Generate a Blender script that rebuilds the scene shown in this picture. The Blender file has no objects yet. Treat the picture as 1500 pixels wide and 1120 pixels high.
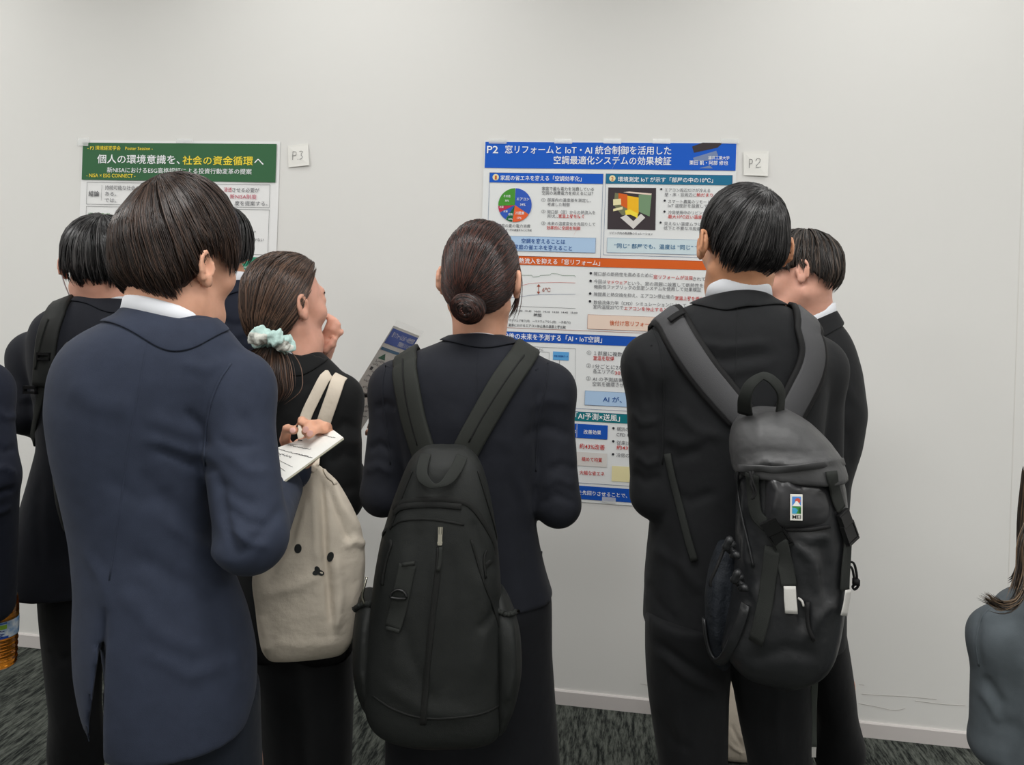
import bpy, math, random
import numpy as np
from mathutils import Vector, noise
from mathutils.bvhtree import BVHTree

# ------------------------------------------------------------------ camera, world, lights, exposure
F_PX, CX, CY = 1080.0, 750.0, 430.0
YAW, ROLL, EYE = math.radians(7.6), 0.034, 1.5
WALL_Y = 2.72
RIGHT0 = np.array([math.cos(YAW), math.sin(YAW), 0.0])
FWD = np.array([-math.sin(YAW), math.cos(YAW), 0.0])
UP0 = np.array([0.0, 0.0, 1.0])
RC = math.cos(ROLL) * RIGHT0 + math.sin(ROLL) * UP0
UC = math.cos(ROLL) * UP0 - math.sin(ROLL) * RIGHT0
CAM = np.array([0.0, 0.0, EYE])
S = bpy.context.scene
COL = S.collection

cd = bpy.data.cameras.new('camera')
cam = bpy.data.objects.new('camera', cd)
COL.objects.link(cam)
cd.sensor_fit = 'HORIZONTAL'
cd.sensor_width = 36.0
cd.lens = F_PX / 1500 * 36
cd.shift_y = -(560 - CY) / 1500
cd.clip_start = 0.02
from mathutils import Matrix
M = Matrix(((RC[0], UC[0], -FWD[0], 0), (RC[1], UC[1], -FWD[1], 0), (RC[2], UC[2], -FWD[2], EYE), (0, 0, 0, 1)))
cam.matrix_world = M
S.camera = cam

S.view_settings.view_transform = 'Standard'
S.view_settings.look = 'None'
S.view_settings.gamma = 1.0
S.view_settings.use_curve_mapping = False
S.view_settings.exposure = 0.36

w = bpy.data.worlds.new('world')
S.world = w
w.use_nodes = True
w.node_tree.nodes['Background'].inputs[0].default_value = (0.9, 0.95, 1.0, 1)
w.node_tree.nodes['Background'].inputs[1].default_value = 0.25
ROOM = dict(x0=-4.2, x1=4.2, y0=-4.5, zc=3.0)
LIGHTS = [(x, 2.15, 5.6) for x in (-3.0, -1.0, 1.0, 3.0)] + [(x, 0.60, 25) for x in (-2.7, 0.0, 2.7)] + [(x, -1.2, 24) for x in (-2.7, 0.0, 2.7)] + [(x, -3.2, 18) for x in (-2.0, 2.0)]
for lx, ly, e in LIGHTS:
    ld = bpy.data.lights.new('ceiling_light', 'AREA')
    ld.shape = 'RECTANGLE'; ld.size = 1.2; ld.size_y = 0.6
    ld.energy = e; ld.color = (1.0, 0.995, 0.975)
    lo = bpy.data.objects.new('ceiling_light', ld)
    COL.objects.link(lo)
    lo.location = (lx, ly, ROOM['zc'] - 0.03)

# ------------------------------------------------------------------ geometry helpers
def P(px, py, d):
    """point that the photograph shows at pixel (px, py), d metres in front of the camera"""
    a = (px - CX) / F_PX; b = (CY - py) / F_PX
    return CAM + d * (FWD + a * RC + b * UC)

def depth_of(p): return float(np.dot(np.asarray(p) - CAM, FWD))

def W(px, py, off=0.0):
    """point on the end wall"""
    r = P(px, py, 1.0) - CAM
    return CAM + r * ((WALL_Y - off) / r[1])

def proj(V):
    q = V - CAM
    d = q @ FWD
    return CX + F_PX * (q @ RC) / d, CY - F_PX * (q @ UC) / d

def lin(c):
    return tuple(((v / 255) / 12.92 if v / 255 <= 0.04045 else (((v / 255) + 0.055) / 1.055) ** 2.4) for v in c)

def setprops(o, label=None, cat=None, group=None, kind=None):
    if label: o['label'] = label
    if cat: o['category'] = cat
    if group: o['group'] = group
    if kind: o['kind'] = kind
    return o

def empty(name, loc, label, cat, group=None):
    o = bpy.data.objects.new(name, None)
    o.empty_display_size = 0.1
    COL.objects.link(o)
    o.location = tuple(loc)
    return setprops(o, label, cat, group)

def mesh_obj(name, V, F, mats, parent=None, smooth=True, mi=None, label=None, cat=None, group=None, kind=None, origin=None):
    """V (n,3) world coordinates, F a list of faces or an (m,k) array"""
    V = np.asarray(V, dtype=np.float64)
    if parent is not None:
        o0 = np.zeros(3); q = parent
        while q is not None:
            o0 = o0 + np.array(q.location); q = q.parent
    else:
        o0 = np.array(origin) if origin is not None else (V.min(0) + V.max(0)) / 2 * np.array([1, 1, 0]) + np.array([0, 0, V[:, 2].min()])
    me = bpy.data.meshes.new(name)
    if isinstance(F, np.ndarray):
        m, k = F.shape
        me.vertices.add(len(V)); me.vertices.foreach_set('co', (V - o0).astype(np.float32).ravel())
        me.loops.add(m * k); me.loops.foreach_set('vertex_index', F.astype(np.int32).ravel())
        me.polygons.add(m); me.polygons.foreach_set('loop_start', np.arange(0, m * k, k, dtype=np.int32))
        me.update(calc_edges=True)
    else:
        me.from_pydata((V - o0).tolist(), [], [tuple(int(i) for i in f) for f in F])
        me.update()
    if not isinstance(mats, (list, tuple)): mats = [mats]
    for m_ in mats: me.materials.append(m_)
    if mi is not None: me.polygons.foreach_set('material_index', np.asarray(mi, dtype=np.int32))
    me.polygons.foreach_set('use_smooth', np.full(len(me.polygons), smooth))
    me.validate()
    o = bpy.data.objects.new(name, me)
    COL.objects.link(o)
    if parent is not None:
        o.parent = parent
    else:
        o.location = tuple(o0)
    return setprops(o, label, cat, group, kind)

def nrm(v):
    v = np.asarray(v, dtype=float)
    return v / (np.linalg.norm(v) + 1e-12)

def box_geo(c, sx, sy, sz, ax=None, bev=0.0):
    """box centred at c; ax = three axis vectors; optionally chamfered outline"""
    ax = ax or (np.array([1., 0, 0]), np.array([0, 1., 0]), np.array([0, 0, 1.]))
    V = []
    for k in (-1, 1):
        for (i, j) in ((-1, -1), (1, -1), (1, 1), (-1, 1)):
            V.append(np.asarray(c) + ax[0] * i * sx / 2 + ax[1] * j * sy / 2 + ax[2] * k * sz / 2)
    F = [(3, 2, 1, 0), (4, 5, 6, 7), (0, 1, 5, 4), (1, 2, 6, 5), (2, 3, 7, 6), (3, 0, 4, 7)]
    return np.array(V), F

class Geo:
    def __init__(s): s.V = []; s.F = []; s.M = []; s.n = 0
    def add(s, V, F, m=0):
        s.V.append(np.asarray(V, float))
        s.F += [tuple(int(i) + s.n for i in f) for f in F]; s.M += [m] * len(F); s.n += len(V)
        return s
    def box(s, c, sx, sy, sz, ax=None, m=0): return s.add(*box_geo(c, sx, sy, sz, ax), m)
    def tube(s, pts, r, n=8, m=0, cap=True):
        pts = np.asarray(pts, float); k = len(pts)
        r = np.full(k, r) if np.isscalar(r) else np.asarray(r)
        T = np.gradient(pts, axis=0); T /= np.linalg.norm(T, axis=1)[:, None] + 1e-12
        up = np.array([0.12, 0.3, 0.95])
        if abs(np.dot(nrm(up), T[0])) > 0.9: up = np.array([1., 0, 0.1])
        V = []
        A = nrm(np.cross(T[0], up))
        for i in range(k):
            A = nrm(A - T[i] * np.dot(A, T[i])); B = np.cross(T[i], A)
            for j in range(n):
                t = 2 * math.pi * j / n
                V.append(pts[i] + r[i] * (A * math.cos(t) + B * math.sin(t)))
        F = [(i * n + j, i * n + (j + 1) % n, (i + 1) * n + (j + 1) % n, (i + 1) * n + j) for i in range(k - 1) for j in range(n)]
        if cap: F += [tuple(range(n))[::-1], tuple(range((k - 1) * n, k * n))]
        return s.add(V, F, m)
    def ribbon(s, pts, nor, w, th, m=0, closed=False):
        """flat band: points, normals, width(s), thickness; eight-sided soft section"""
        pts = np.asarray(pts, float); nor = np.asarray(nor, float); k = len(pts)
        w = np.full(k, w) if np.isscalar(w) else np.asarray(w, float)
        T = np.gradient(pts, axis=0)
        V = []
        prof = [(-.5, 0), (-.5, .7), (-.42, 1), (.42, 1), (.5, .7), (.5, 0)]
        for i in range(k):
            t = nrm(T[i]); n_ = nrm(nor[i] - t * np.dot(nor[i], t)); b = np.cross(t, n_)
            for u, v in prof: V.append(pts[i] + b * u * w[i] + n_ * v * th)
        q = len(prof)
        F = [(i * q + j, (i + 1) * q + j, (i + 1) * q + (j + 1) % q, i * q + (j + 1) % q) for i in range(k - 1) for j in range(q)]
        F += [tuple(range(q)), tuple(range((k - 1) * q, k * q))[::-1]]
        return s.add(V, F, m)
    def obj(s, name, mats, parent=None, smooth=False, **kw):
        return mesh_obj(name, np.concatenate(s.V), s.F, mats, parent, smooth, mi=s.M, **kw)

def curve_pts(ctrl, n):
    """Catmull-Rom through control points"""
    c = np.asarray(ctrl, float)
    if len(c) == 2: return np.linspace(c[0], c[1], n)
    c = np.vstack([2 * c[0] - c[1], c, 2 * c[-1] - c[-2]])
    seg = len(c) - 3
    out = []
    for t in np.linspace(0, seg - 1e-9, n):
        i = int(t); u = t - i
        p0, p1, p2, p3 = c[i:i + 4]
        out.append(0.5 * (2 * p1 + (p2 - p0) * u + (2 * p0 - 5 * p1 + 4 * p2 - p3) * u * u + (3 * p1 - p0 - 3 * p2 + p3) * u ** 3))
    return np.array(out)

# ------------------------------------------------------------------ implicit surfaces -> mesh
class Field:
    def __init__(s, lo, hi, h=0.006, zs=None):
        s.x = np.arange(lo[0], hi[0] + h, h); s.y = np.arange(lo[1], hi[1] + h, h)
        s.z = np.arange(lo[2], hi[2] + h, h) if zs is None else np.asarray(zs)
        s.F = np.full((len(s.x), len(s.y), len(s.z)), 0.5, np.float32)
    def sl(s, lo, hi, m):
        r = []
        for a, l, h in ((s.x, lo[0], hi[0]), (s.y, lo[1], hi[1]), (s.z, lo[2], hi[2])):
            i = np.searchsorted(a, l - m); j = np.searchsorted(a, h + m)
            r.append(slice(i, j))
        return tuple(r)
    def grid(s, S_): return s.x[S_[0]][:, None, None], s.y[S_[1]][None, :, None], s.z[S_[2]][None, None, :]
    def union(s, S_, f, k):
        a = s.F[S_]
        if a.size == 0: return
        if k <= 0: s.F[S_] = np.minimum(a, f); return
        h = np.clip(0.5 + 0.5 * (f - a) / k, 0, 1)
        s.F[S_] = f * (1 - h) + a * h - k * h * (1 - h)
    def cut(s, S_, f, k=0.004):
        a = s.F[S_]
        h = np.clip(0.5 - 0.5 * (-f - a) / k * -1, 0, 1) if False else None
        s.F[S_] = np.maximum(a, -f)
    def capsule(s, a, b, ra, rb=None, k=0.02, flat=None):
        rb = ra if rb is None else rb
        a = np.asarray(a, float); b = np.asarray(b, float)
        R = max(ra, rb)
        S_ = s.sl(np.minimum(a, b) - R, np.maximum(a, b) + R, 0.02 + k)
        X, Y, Z = s.grid(S_)
        d = b - a; L = float(d @ d) + 1e-12
        t = np.clip(((X - a[0]) * d[0] + (Y - a[1]) * d[1] + (Z - a[2]) * d[2]) / L, 0, 1)
        f = np.sqrt((X - a[0] - t * d[0]) ** 2 + (Y - a[1] - t * d[1]) ** 2 + (Z - a[2] - t * d[2]) ** 2) - (ra + t * (rb - ra))
        s.union(S_, f.astype(np.float32), k); return s
    def ell_f(s, c, axes, r, S_):
        X, Y, Z = s.grid(S_)
        q = 0; q2 = 0
        for ax, rr in zip(axes, r):
            u = (X - c[0]) * ax[0] + (Y - c[1]) * ax[1] + (Z - c[2]) * ax[2]
            q = q + (u / rr) ** 2; q2 = q2 + (u / rr / rr) ** 2
        k0 = np.sqrt(q); k1 = np.sqrt(q2) + 1e-9
        return (k0 * (k0 - 1) / k1).astype(np.float32)
    def ellipsoid(s, c, axes, r, k=0.02, sub=False):
        R = max(r); c = np.asarray(c, float)
        S_ = s.sl(c - R, c + R, 0.02 + k)
        f = s.ell_f(c, axes, r, S_)
        if sub: s.F[S_] = np.maximum(s.F[S_], -f)
        else: s.union(S_, f, k)
        return s
    def loft(s, rows, k=0.02, ax=None, zcut=None, rnd=0.0):
        """rows: dict of arrays z,cx,cy,a,b,n sorted by z"""
        ax = ax or rows.get('ax') or (RIGHT0, FWD)
        z0, z1 = rows['z'][0], rows['z'][-1]
        R = float(max(rows['a'].max(), rows['b'].max()))
        cx, cy = rows['cx'], rows['cy']
        S_ = s.sl((cx.min() - R, cy.min() - R, z0), (cx.max() + R, cy.max() + R, z1), 0.03 + k)
        X, Y, Z = s.grid(S_)
        zz = np.clip(Z.ravel(), z0, z1)
        g = {q: np.interp(zz, rows['z'], rows[q])[None, None, :] for q in ('cx', 'cy', 'a', 'b', 'n')}
        u = (X - g['cx']) * ax[0][0] + (Y - g['cy']) * ax[0][1]
        v = (X - g['cx']) * ax[1][0] + (Y - g['cy']) * ax[1][1]
        q = (np.abs(u / g['a']) ** g['n'] + np.abs(v / g['b']) ** g['n'] + 1e-9) ** (1 / g['n'])
        f = (q - 1) * np.minimum(g['a'], g['b'])
        f = np.maximum(f, np.maximum(Z - z1, z0 - Z))
        s.union(S_, f.astype(np.float32), k); return s
    def mesh(s):
        F = s.F; ins = F < 0
        nx, ny, nz = F.shape
        c = np.zeros((nx - 1, ny - 1, nz - 1), np.int8)
        for i in (0, 1):
            for j in (0, 1):
                for k in (0, 1):
                    c += ins[i:nx - 1 + i, j:ny - 1 + j, k:nz - 1 + k]
        I, J, K = np.nonzero((c > 0) & (c < 8))
        ids = np.full(c.shape, -1, np.int32); ids[I, J, K] = np.arange(len(I))
        acc = np.zeros((len(I), 3)); cnt = np.zeros(len(I))
        corners = [(i, j, k) for i in (0, 1) for j in (0, 1) for k in (0, 1)]
        for A in corners:
            for ax in range(3):
                if A[ax]: continue
                B = list(A); B[ax] = 1
                f0 = F[I + A[0], J + A[1], K + A[2]]; f1 = F[I + B[0], J + B[1], K + B[2]]
                m = (f0 < 0) != (f1 < 0)
                t = np.where(m, f0 / np.where(m, f0 - f1, 1), 0)
                p = np.stack([s.x[I + A[0]], s.y[J + A[1]], s.z[K + A[2]]], 1)
                q = np.stack([s.x[I + B[0]], s.y[J + B[1]], s.z[K + B[2]]], 1)
                acc += (p + (q - p) * t[:, None]) * m[:, None]; cnt += m
        V = acc / cnt[:, None]
        Q = []
        for ax in range(3):
            sl0 = [slice(1, -1)] * 3; sl1 = [slice(1, -1)] * 3
            sl0[ax] = slice(0, -1); sl1[ax] = slice(1, None)
            a = ins[tuple(sl0)]; b = ins[tuple(sl1)]
            for sign in (0, 1):
                m = (a & ~b) if sign == 0 else (~a & b)
                G = [g for g in np.nonzero(m)]
                o = [1, 1, 1]; o[ax] = 0
                G = [G[i] + o[i] for i in range(3)]
                e1, e2 = [(1, 2), (2, 0), (0, 1)][ax]
                def cid(d1, d2):
                    H = [g.copy() for g in G]; H[e1] += d1; H[e2] += d2
                    return ids[H[0], H[1], H[2]]
                q = np.stack([cid(-1, -1), cid(0, -1), cid(0, 0), cid(-1, 0)], 1)
                if sign == 1: q = q[:, ::-1]
                Q.append(q)
        Q = np.concatenate(Q)
        return V, Q

def smooth_rows(R, N=160, sig=0.012):
    z = np.array([r[0] for r in R]); o = np.argsort(z)
    arr = np.array(R, float)[o]
    zz = np.linspace(arr[0, 0], arr[-1, 0], N)
    dz = zz[1] - zz[0]; w = max(1, int(3 * sig / dz))
    ker = np.exp(-0.5 * (np.arange(-w, w + 1) * dz / sig) ** 2); ker /= ker.sum()
    out = {'z': zz}
    for i, k in enumerate(('cx', 'cy', 'a', 'b', 'n'), 1):
        v = np.interp(zz, arr[:, 0], arr[:, i])
        # pad by point reflection so the ends stay put
        vp = np.concatenate([2 * v[0] - v[w:0:-1], v, 2 * v[-1] - v[-2:-w - 2:-1]])
        out[k] = np.convolve(vp, ker, 'valid')
    out['a'] = np.maximum(out['a'], .004); out['b'] = np.maximum(out['b'], .004)
    return out

def rows_px(rows, d, n=2.4, sig=0.012):
    """rows of (py, xl, xr, half depth[, extra depth]) measured on the photograph -> loft rows"""
    R = []
    xm = sum(r[1] + r[2] for r in rows) / 2 / len(rows)
    th = math.atan((xm - CX) / F_PX); ct = math.cos(th)
    for r in rows:
        py, xl, xr, b = r[:4]; dd = r[4] if len(r) > 4 else 0.0
        p = P((xl + xr) / 2, py, d + dd); L = (d + dd) / ct
        hw = (xr - xl) / 2 / F_PX * ct * ct * math.sqrt(max(.01, L * L - b * b))
        R.append((p[2], p[0], p[1], hw * 1.0, b, n))
    out = smooth_rows(R, sig=sig)
    out['ax'] = (math.cos(th) * RIGHT0 - math.sin(th) * FWD, math.cos(th) * FWD + math.sin(th) * RIGHT0)
    return out

def vnormals(V, Q):
    A, B, C_, D = (V[Q[:, i]] for i in range(4))
    n = np.cross(C_ - A, D - B)
    N = np.zeros_like(V)
    for i in range(4): np.add.at(N, Q[:, i], n)
    return N / (np.linalg.norm(N, axis=1)[:, None] + 1e-12)

def relax(V, Q, it=2):
    e = np.concatenate([Q[:, [0, 1]], Q[:, [1, 2]], Q[:, [2, 3]], Q[:, [3, 0]]])
    for _ in range(it):
        acc = np.zeros_like(V); c = np.zeros(len(V))
        for a, b in ((0, 1), (1, 0)):
            np.add.at(acc, e[:, a], V[e[:, b]]); np.add.at(c, e[:, a], 1)
        V = 0.5 * V + 0.5 * acc / c[:, None]
    return V

def wob(V, seed, f=9.0, stretch=(1, 1, .6)):
    r = np.random.RandomState(seed); out = np.zeros(len(V))
    q = V * np.array(stretch)
    warp = np.stack([np.sin(q @ r.normal(0, f * .6, 3) + r.rand() * 6) for _ in range(3)], 1) * 0.07
    for i in range(6):
        k = r.normal(0, 1, 3); k = k / np.linalg.norm(k) * f * (1 + .5 * i)
        out += np.sin((q + warp) @ k + r.rand() * 6) / (1 + .4 * i)
    return out / 3

def cloth_mesh(name, fld, mat, parent, seed=1, amp=0.0022, folds=(), front_only=True, it=2, **kw):
    V, Q = fld.mesh()
    V = relax(V, Q, it)
    N = vnormals(V, Q)
    V = V + N * (amp * wob(V, seed))[:, None]
    if folds:
        px, py = proj(V)
        vis = np.clip(-((N * nrm_rows(V - CAM)).sum(1)) * 3 + 0.6, 0, 1)
        D = np.zeros(len(V))
        for fo in folds:
            pts, wd, h = fo
            best = np.full(len(V), 1e9); tt = np.zeros(len(V)); n = len(pts) - 1
            for i in range(n):
                a = np.array(pts[i], float); b = np.array(pts[i + 1], float); d = b - a
                t = np.clip(((px - a[0]) * d[0] + (py - a[1]) * d[1]) / (d @ d), 0, 1)
                dist = np.hypot(px - a[0] - t * d[0], py - a[1] - t * d[1])
                m = dist < best; best[m] = dist[m]; tt[m] = (i + t[m]) / n
            taper = np.clip(np.minimum(tt, 1 - tt) * 6 + 0.15, 0, 1)
            D += h * np.exp(-(best / wd) ** 2) * taper
        V = V + N * (D * vis)[:, None]
    o = mesh_obj(name, V, Q, mat, parent, **kw)
    return o

def nrm_rows(A): return A / (np.linalg.norm(A, axis=1)[:, None] + 1e-12)

class Surf:
    """ray casts and nearest points on finished objects, in world space"""
    def __init__(s, objs):
        V = []; F = []; n = 0
        for o in objs:
            me = o.data; a = np.empty(len(me.vertices) * 3, np.float32); me.vertices.foreach_get('co', a)
            o0 = np.zeros(3); q = o
            while q is not None: o0 = o0 + np.array(q.location); q = q.parent
            a = a.reshape(-1, 3) + o0
            V.append(a); F += [tuple(i + n for i in p.vertices) for p in me.polygons]; n += len(a)
        s.t = BVHTree.FromPolygons(np.concatenate(V).tolist(), F)
    def hit(s, px, py, off=0.003, fallback=1.4):
        r = Vector(nrm(P(px, py, 1.0) - CAM))
        h, n_, i, dist = s.t.ray_cast(Vector(CAM), r)
        if h is None:
            q, n_, i, dist = s.t.find_nearest(Vector(P(px, py, fallback)))
            return np.array(q) + np.array(n_) * off, np.array(n_)
        return np.array(h) + np.array(n_) * off, np.array(n_)
    def near(s, p, off=0.003):
        q, n_, i, d = s.t.find_nearest(Vector(p))
        return np.array(q) + np.array(n_) * off, np.array(n_)
    def down(s, p, dz=0.3):
        h, n_, i, d = s.t.ray_cast(Vector((p[0], p[1], p[2] + dz)), Vector((0, 0, -1)))
        return None if h is None else h[2]

# ------------------------------------------------------------------ materials
MATS = {}
def mat(name, rgb, rough=0.8, spec=0.3, var=0.0, vscale=6, bump=0.0, bscale=200, bump2=0.0, b2scale=14, metal=0.0,
        sheen=0.0, trans=0.0, ior=1.45, alpha=1.0, sss=0.0, stretch=None, coat=0.0, rgb2=None):
    if name in MATS: return MATS[name]
    m = bpy.data.materials.new(name); m.use_nodes = True
    nt = m.node_tree; b = nt.nodes['Principled BSDF']
    c = lin(rgb)
    b.inputs['Base Color'].default_value = (*c, 1)
    b.inputs['Roughness'].default_value = rough
    b.inputs['Specular IOR Level'].default_value = spec
    b.inputs['Metallic'].default_value = metal
    b.inputs['IOR'].default_value = ior
    b.inputs['Transmission Weight'].default_value = trans
    b.inputs['Sheen Weight'].default_value = sheen
    b.inputs['Coat Weight'].default_value = coat
    b.inputs['Alpha'].default_value = alpha
    if sss:
        b.inputs['Subsurface Weight'].default_value = sss
        b.inputs['Subsurface Radius'].default_value = (0.012, 0.005, 0.003)
        b.inputs['Subsurface Scale'].default_value = 1.0
    tc = nt.nodes.new('ShaderNodeTexCoord')
    mp = nt.nodes.new('ShaderNodeMapping'); nt.links.new(tc.outputs['Object'], mp.inputs[0])
    if stretch: mp.inputs['Scale'].default_value = stretch
    if var or rgb2:
        nz = nt.nodes.new('ShaderNodeTexNoise'); nz.inputs['Scale'].default_value = vscale; nz.inputs['Detail'].default_value = 4
        nt.links.new(mp.outputs[0], nz.inputs['Vector'])
        mx = nt.nodes.new('ShaderNodeMix'); mx.data_type = 'RGBA'
        mr = nt.nodes.new('ShaderNodeMapRange'); mr.inputs[1].default_value = .35; mr.inputs[2].default_value = .65
        nt.links.new(nz.outputs['Fac'], mr.inputs[0]); nt.links.new(mr.outputs[0], mx.inputs['Factor'])
        c1 = tuple(v * (1 - var) for v in c); c2 = tuple(min(1, v * (1 + var)) for v in c) if rgb2 is None else lin(rgb2)
        mx.inputs['A'].default_value = (*c1, 1); mx.inputs['B'].default_value = (*c2, 1)
        nt.links.new(mx.outputs['Result'], b.inputs['Base Color'])
    last = None
    for amt, sc, dist in ((bump2, b2scale, 0.01), (bump, bscale, 0.001)):
        if not amt: continue
        nz = nt.nodes.new('ShaderNodeTexNoise'); nz.inputs['Scale'].default_value = sc; nz.inputs['Detail'].default_value = 3
        nt.links.new(mp.outputs[0], nz.inputs['Vector'])
        bp = nt.nodes.new('ShaderNodeBump'); bp.inputs['Strength'].default_value = amt; bp.inputs['Distance'].default_value = dist
        nt.links.new(nz.outputs['Fac'], bp.inputs['Height'])
        if last: nt.links.new(last.outputs[0], bp.inputs['Normal'])
        last = bp
    if last: nt.links.new(last.outputs[0], b.inputs['Normal'])
    MATS[name] = m
    return m

def suit(name, rgb, **kw):
    return mat(name, rgb, rough=kw.pop('rough', .78), spec=kw.pop('spec', .22), bump=.25, bscale=900, bump2=.4, b2scale=11, sheen=kw.pop('sheen', .04), var=.06, vscale=40, **kw)

SKIN = mat('skin', (214, 160, 132), rough=.5, spec=.35, var=.10, vscale=16, rgb2=(226, 172, 146), bump=.12, bscale=500, sss=.12)
SKIN_TAN = mat('skin_tan', (196, 140, 106), rough=.5, spec=.35, var=.10, vscale=16, rgb2=(210, 154, 120), bump=.12, bscale=500, sss=.12)
SKIN_PINK = mat('skin_pink', (212, 158, 136), rough=.5, spec=.35, var=.10, vscale=16, rgb2=(224, 170, 150), bump=.12, bscale=500, sss=.15)
NAIL = mat('nail', (232, 182, 172), rough=.25, spec=.5)
SHIRT = mat('shirt_cotton', (236, 238, 244), rough=.8, bump=.1, bscale=800)
LEATHER = mat('shoe_leather', (16, 15, 15), rough=.35, spec=.5)
PAPER = mat('paper', (236, 235, 230), rough=.75, spec=.2)
INK = mat('pencil_ink', (95, 95, 98), rough=.8)
BLACK_PLASTIC = mat('black_plastic', (18, 18, 19), rough=.4, spec=.5)
STEEL = mat('nickel_steel', (200, 196, 182), rough=.25, metal=1.0)
# ------------------------------------------------------------------ people
def head_axes(yaw, pitch=0, tilt=0):
    """yaw: 0 looks away from the camera, positive turns to the right; pitch: positive looks down"""
    y, p, t = map(math.radians, (yaw, pitch, tilt))
    f = math.cos(y) * FWD + math.sin(y) * RIGHT0
    r = math.cos(y) * RIGHT0 - math.sin(y) * FWD
    f2 = math.cos(p) * f - math.sin(p) * UP0
    u2 = math.cos(p) * UP0 + math.sin(p) * f
    r2 = math.cos(t) * r - math.sin(t) * u2
    u3 = math.cos(t) * u2 + math.sin(t) * r
    return r2, f2, u3

class Frame:
    def __init__(s, c, axes, sc=1.0): s.c = np.asarray(c, float); s.r, s.f, s.u = axes; s.s = sc
    def __call__(s, x, y, z): return s.c + s.s * (x * s.r + y * s.f + z * s.u)
    @property
    def axes(s): return (s.r, s.f, s.u)

def head_sdf(fd, H, neck_base, neck_r=.055, ear_out=0.0):
    A = H.axes; s = H.s
    fd.ellipsoid(H(0, -.012, .030), A, (.074 * s, .092 * s, .086 * s), k=.02)
    fd.ellipsoid(H(0, .030, -.030), A, (.060 * s, .060 * s, .084 * s), k=.03)
    fd.capsule(H(-.028, .060, -.088), H(.028, .060, -.088), .020 * s, k=.025)
    for sx in (-1, 1):
        fd.capsule(H(sx * .052, -.002, -.060), H(sx * .020, .062, -.098), .016 * s, k=.03)
        fd.ellipsoid(H(sx * .040, .062, -.022), A, (.022 * s, .022 * s, .022 * s), k=.025)
    fd.capsule(H(-.03, .080, .030), H(.03, .080, .030), .010 * s, k=.02)
    for sx in (-1, 1): fd.ellipsoid(H(sx * .032, .098, .008), A, (.018 * s, .014 * s, .013 * s), sub=True)
    for sx in (-1, 1): fd.ellipsoid(H(sx * .032, .078, .008), A, (.017 * s, .013 * s, .013 * s), k=.006)
    fd.capsule(H(0, .088, .012), H(0, .108, -.028), .006 * s, .011 * s, k=.012)
    for sx in (-1, 1): fd.capsule(H(sx * .012, .098, -.030), H(sx * .009, .100, -.031), .008 * s, k=.006)
    fd.capsule(H(-.018, .088, -.056), H(.018, .088, -.056), .006 * s, k=.006)
    fd.capsule(H(-.015, .087, -.066), H(.015, .087, -.066), .007 * s, k=.005)
    # neck
    fd.capsule(H(0, -.022, -.045), neck_base, neck_r * .95, neck_r * 1.04, k=.03)
    fd.capsule(neck_base, neck_base - UP0 * .07, neck_r * 1.1, neck_r * 1.2, k=.03)
    # ears: shell, rim, hollow, lobe
    for sx in (-1, 1):
        o = ear_out
        n = nrm(A[0] * sx * .95 - A[1] * (.35 + 12 * o)); up = nrm(A[2] - A[1] * .15); t = np.cross(n, up)
        c = H(sx * (.079 + o), -.014, -.008)
        fd.ellipsoid(c, (n, t, up), (.0065 * s, .0175 * s, .030 * s), k=.006)
        fd.capsule(H(sx * .070, -.004, -.010), c, .010 * s, .006 * s, k=.008)
        R = []
        for q in np.linspace(-1.1, 2.5, 12):     # rim runs over the top of the ear and down its back
            R.append(c + s * (n * .004 + up * .027 * math.cos(q) + nrm(n * .35 - A[1]) * .0155 * math.sin(q)))
        for i in range(len(R) - 1): fd.capsule(R[i], R[i + 1], .0042 * s, k=.003)
        fd.ellipsoid(c + n * .0075 * s + up * .0 + A[1] * .003 * s, (n, t, up), (.0065 * s, .009 * s, .015 * s), sub=True)
        fd.ellipsoid(c - up * .024 * s + A[1] * .005 * s, (n, t, up), (.0055 * s, .009 * s, .010 * s), k=.006)
        fd.capsule(c + n * .005 * s + up * .002 * s - A[1] * .008 * s, c + n * .005 * s - up * .012 * s - A[1] * .002 * s, .0036 * s, k=.003)

def hand_sdf(fd, Wp, D, N, T, s=1.0, curl=(.45, .55, .5), thumb=.5):
    D = nrm(D); N = nrm(N - D * np.dot(N, D)); T = nrm(T - D * np.dot(T, D) - N * np.dot(T, N))
    offs = (.030, .010, -.011, -.030); L = (.074, .082, .076, .060); kn = (.086, .090, .086, .078)
    for o, l, kz in zip(offs, L, kn):
        base = Wp + T * o * .6 * s + D * .012 * s; k1 = Wp + (T * o + D * kz) * s
        fd.capsule(base, k1, .014 * s, .0115 * s, k=.010)
        p = k1; d = D.copy(); ang = 0
        for frac, c, r0, r1 in zip((.46, .30, .24), curl, (.0092, .0082, .0075), (.0082, .0075, .0066)):
            ang += c; d = D * math.cos(ang) + N * math.sin(ang); q = p + d * l * frac * s
            fd.capsule(p, q, r0 * s, r1 * s, k=.0025); p = q
    b = Wp + (D * .020 + T * .022 + N * .006) * s
    d1 = nrm(D * .75 + T * .75 + N * .35); k1 = b + d1 * .042 * s
    d2 = nrm(D * .95 + T * .25 + N * thumb); k2 = k1 + d2 * .032 * s
    d3 = nrm(D * .95 - T * .05 + N * thumb); k3 = k2 + d3 * .026 * s
    fd.capsule(b, k1, .014 * s, .0115 * s, k=.012); fd.capsule(k1, k2, .0108 * s, .0095 * s, k=.004); fd.capsule(k2, k3, .0095 * s, .008 * s, k=.003)

def chain_sdf(fd, pts, radii, k=.003):
    for i in range(len(pts) - 1): fd.capsule(pts[i], pts[i + 1], radii[i], radii[i + 1], k=k)

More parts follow.
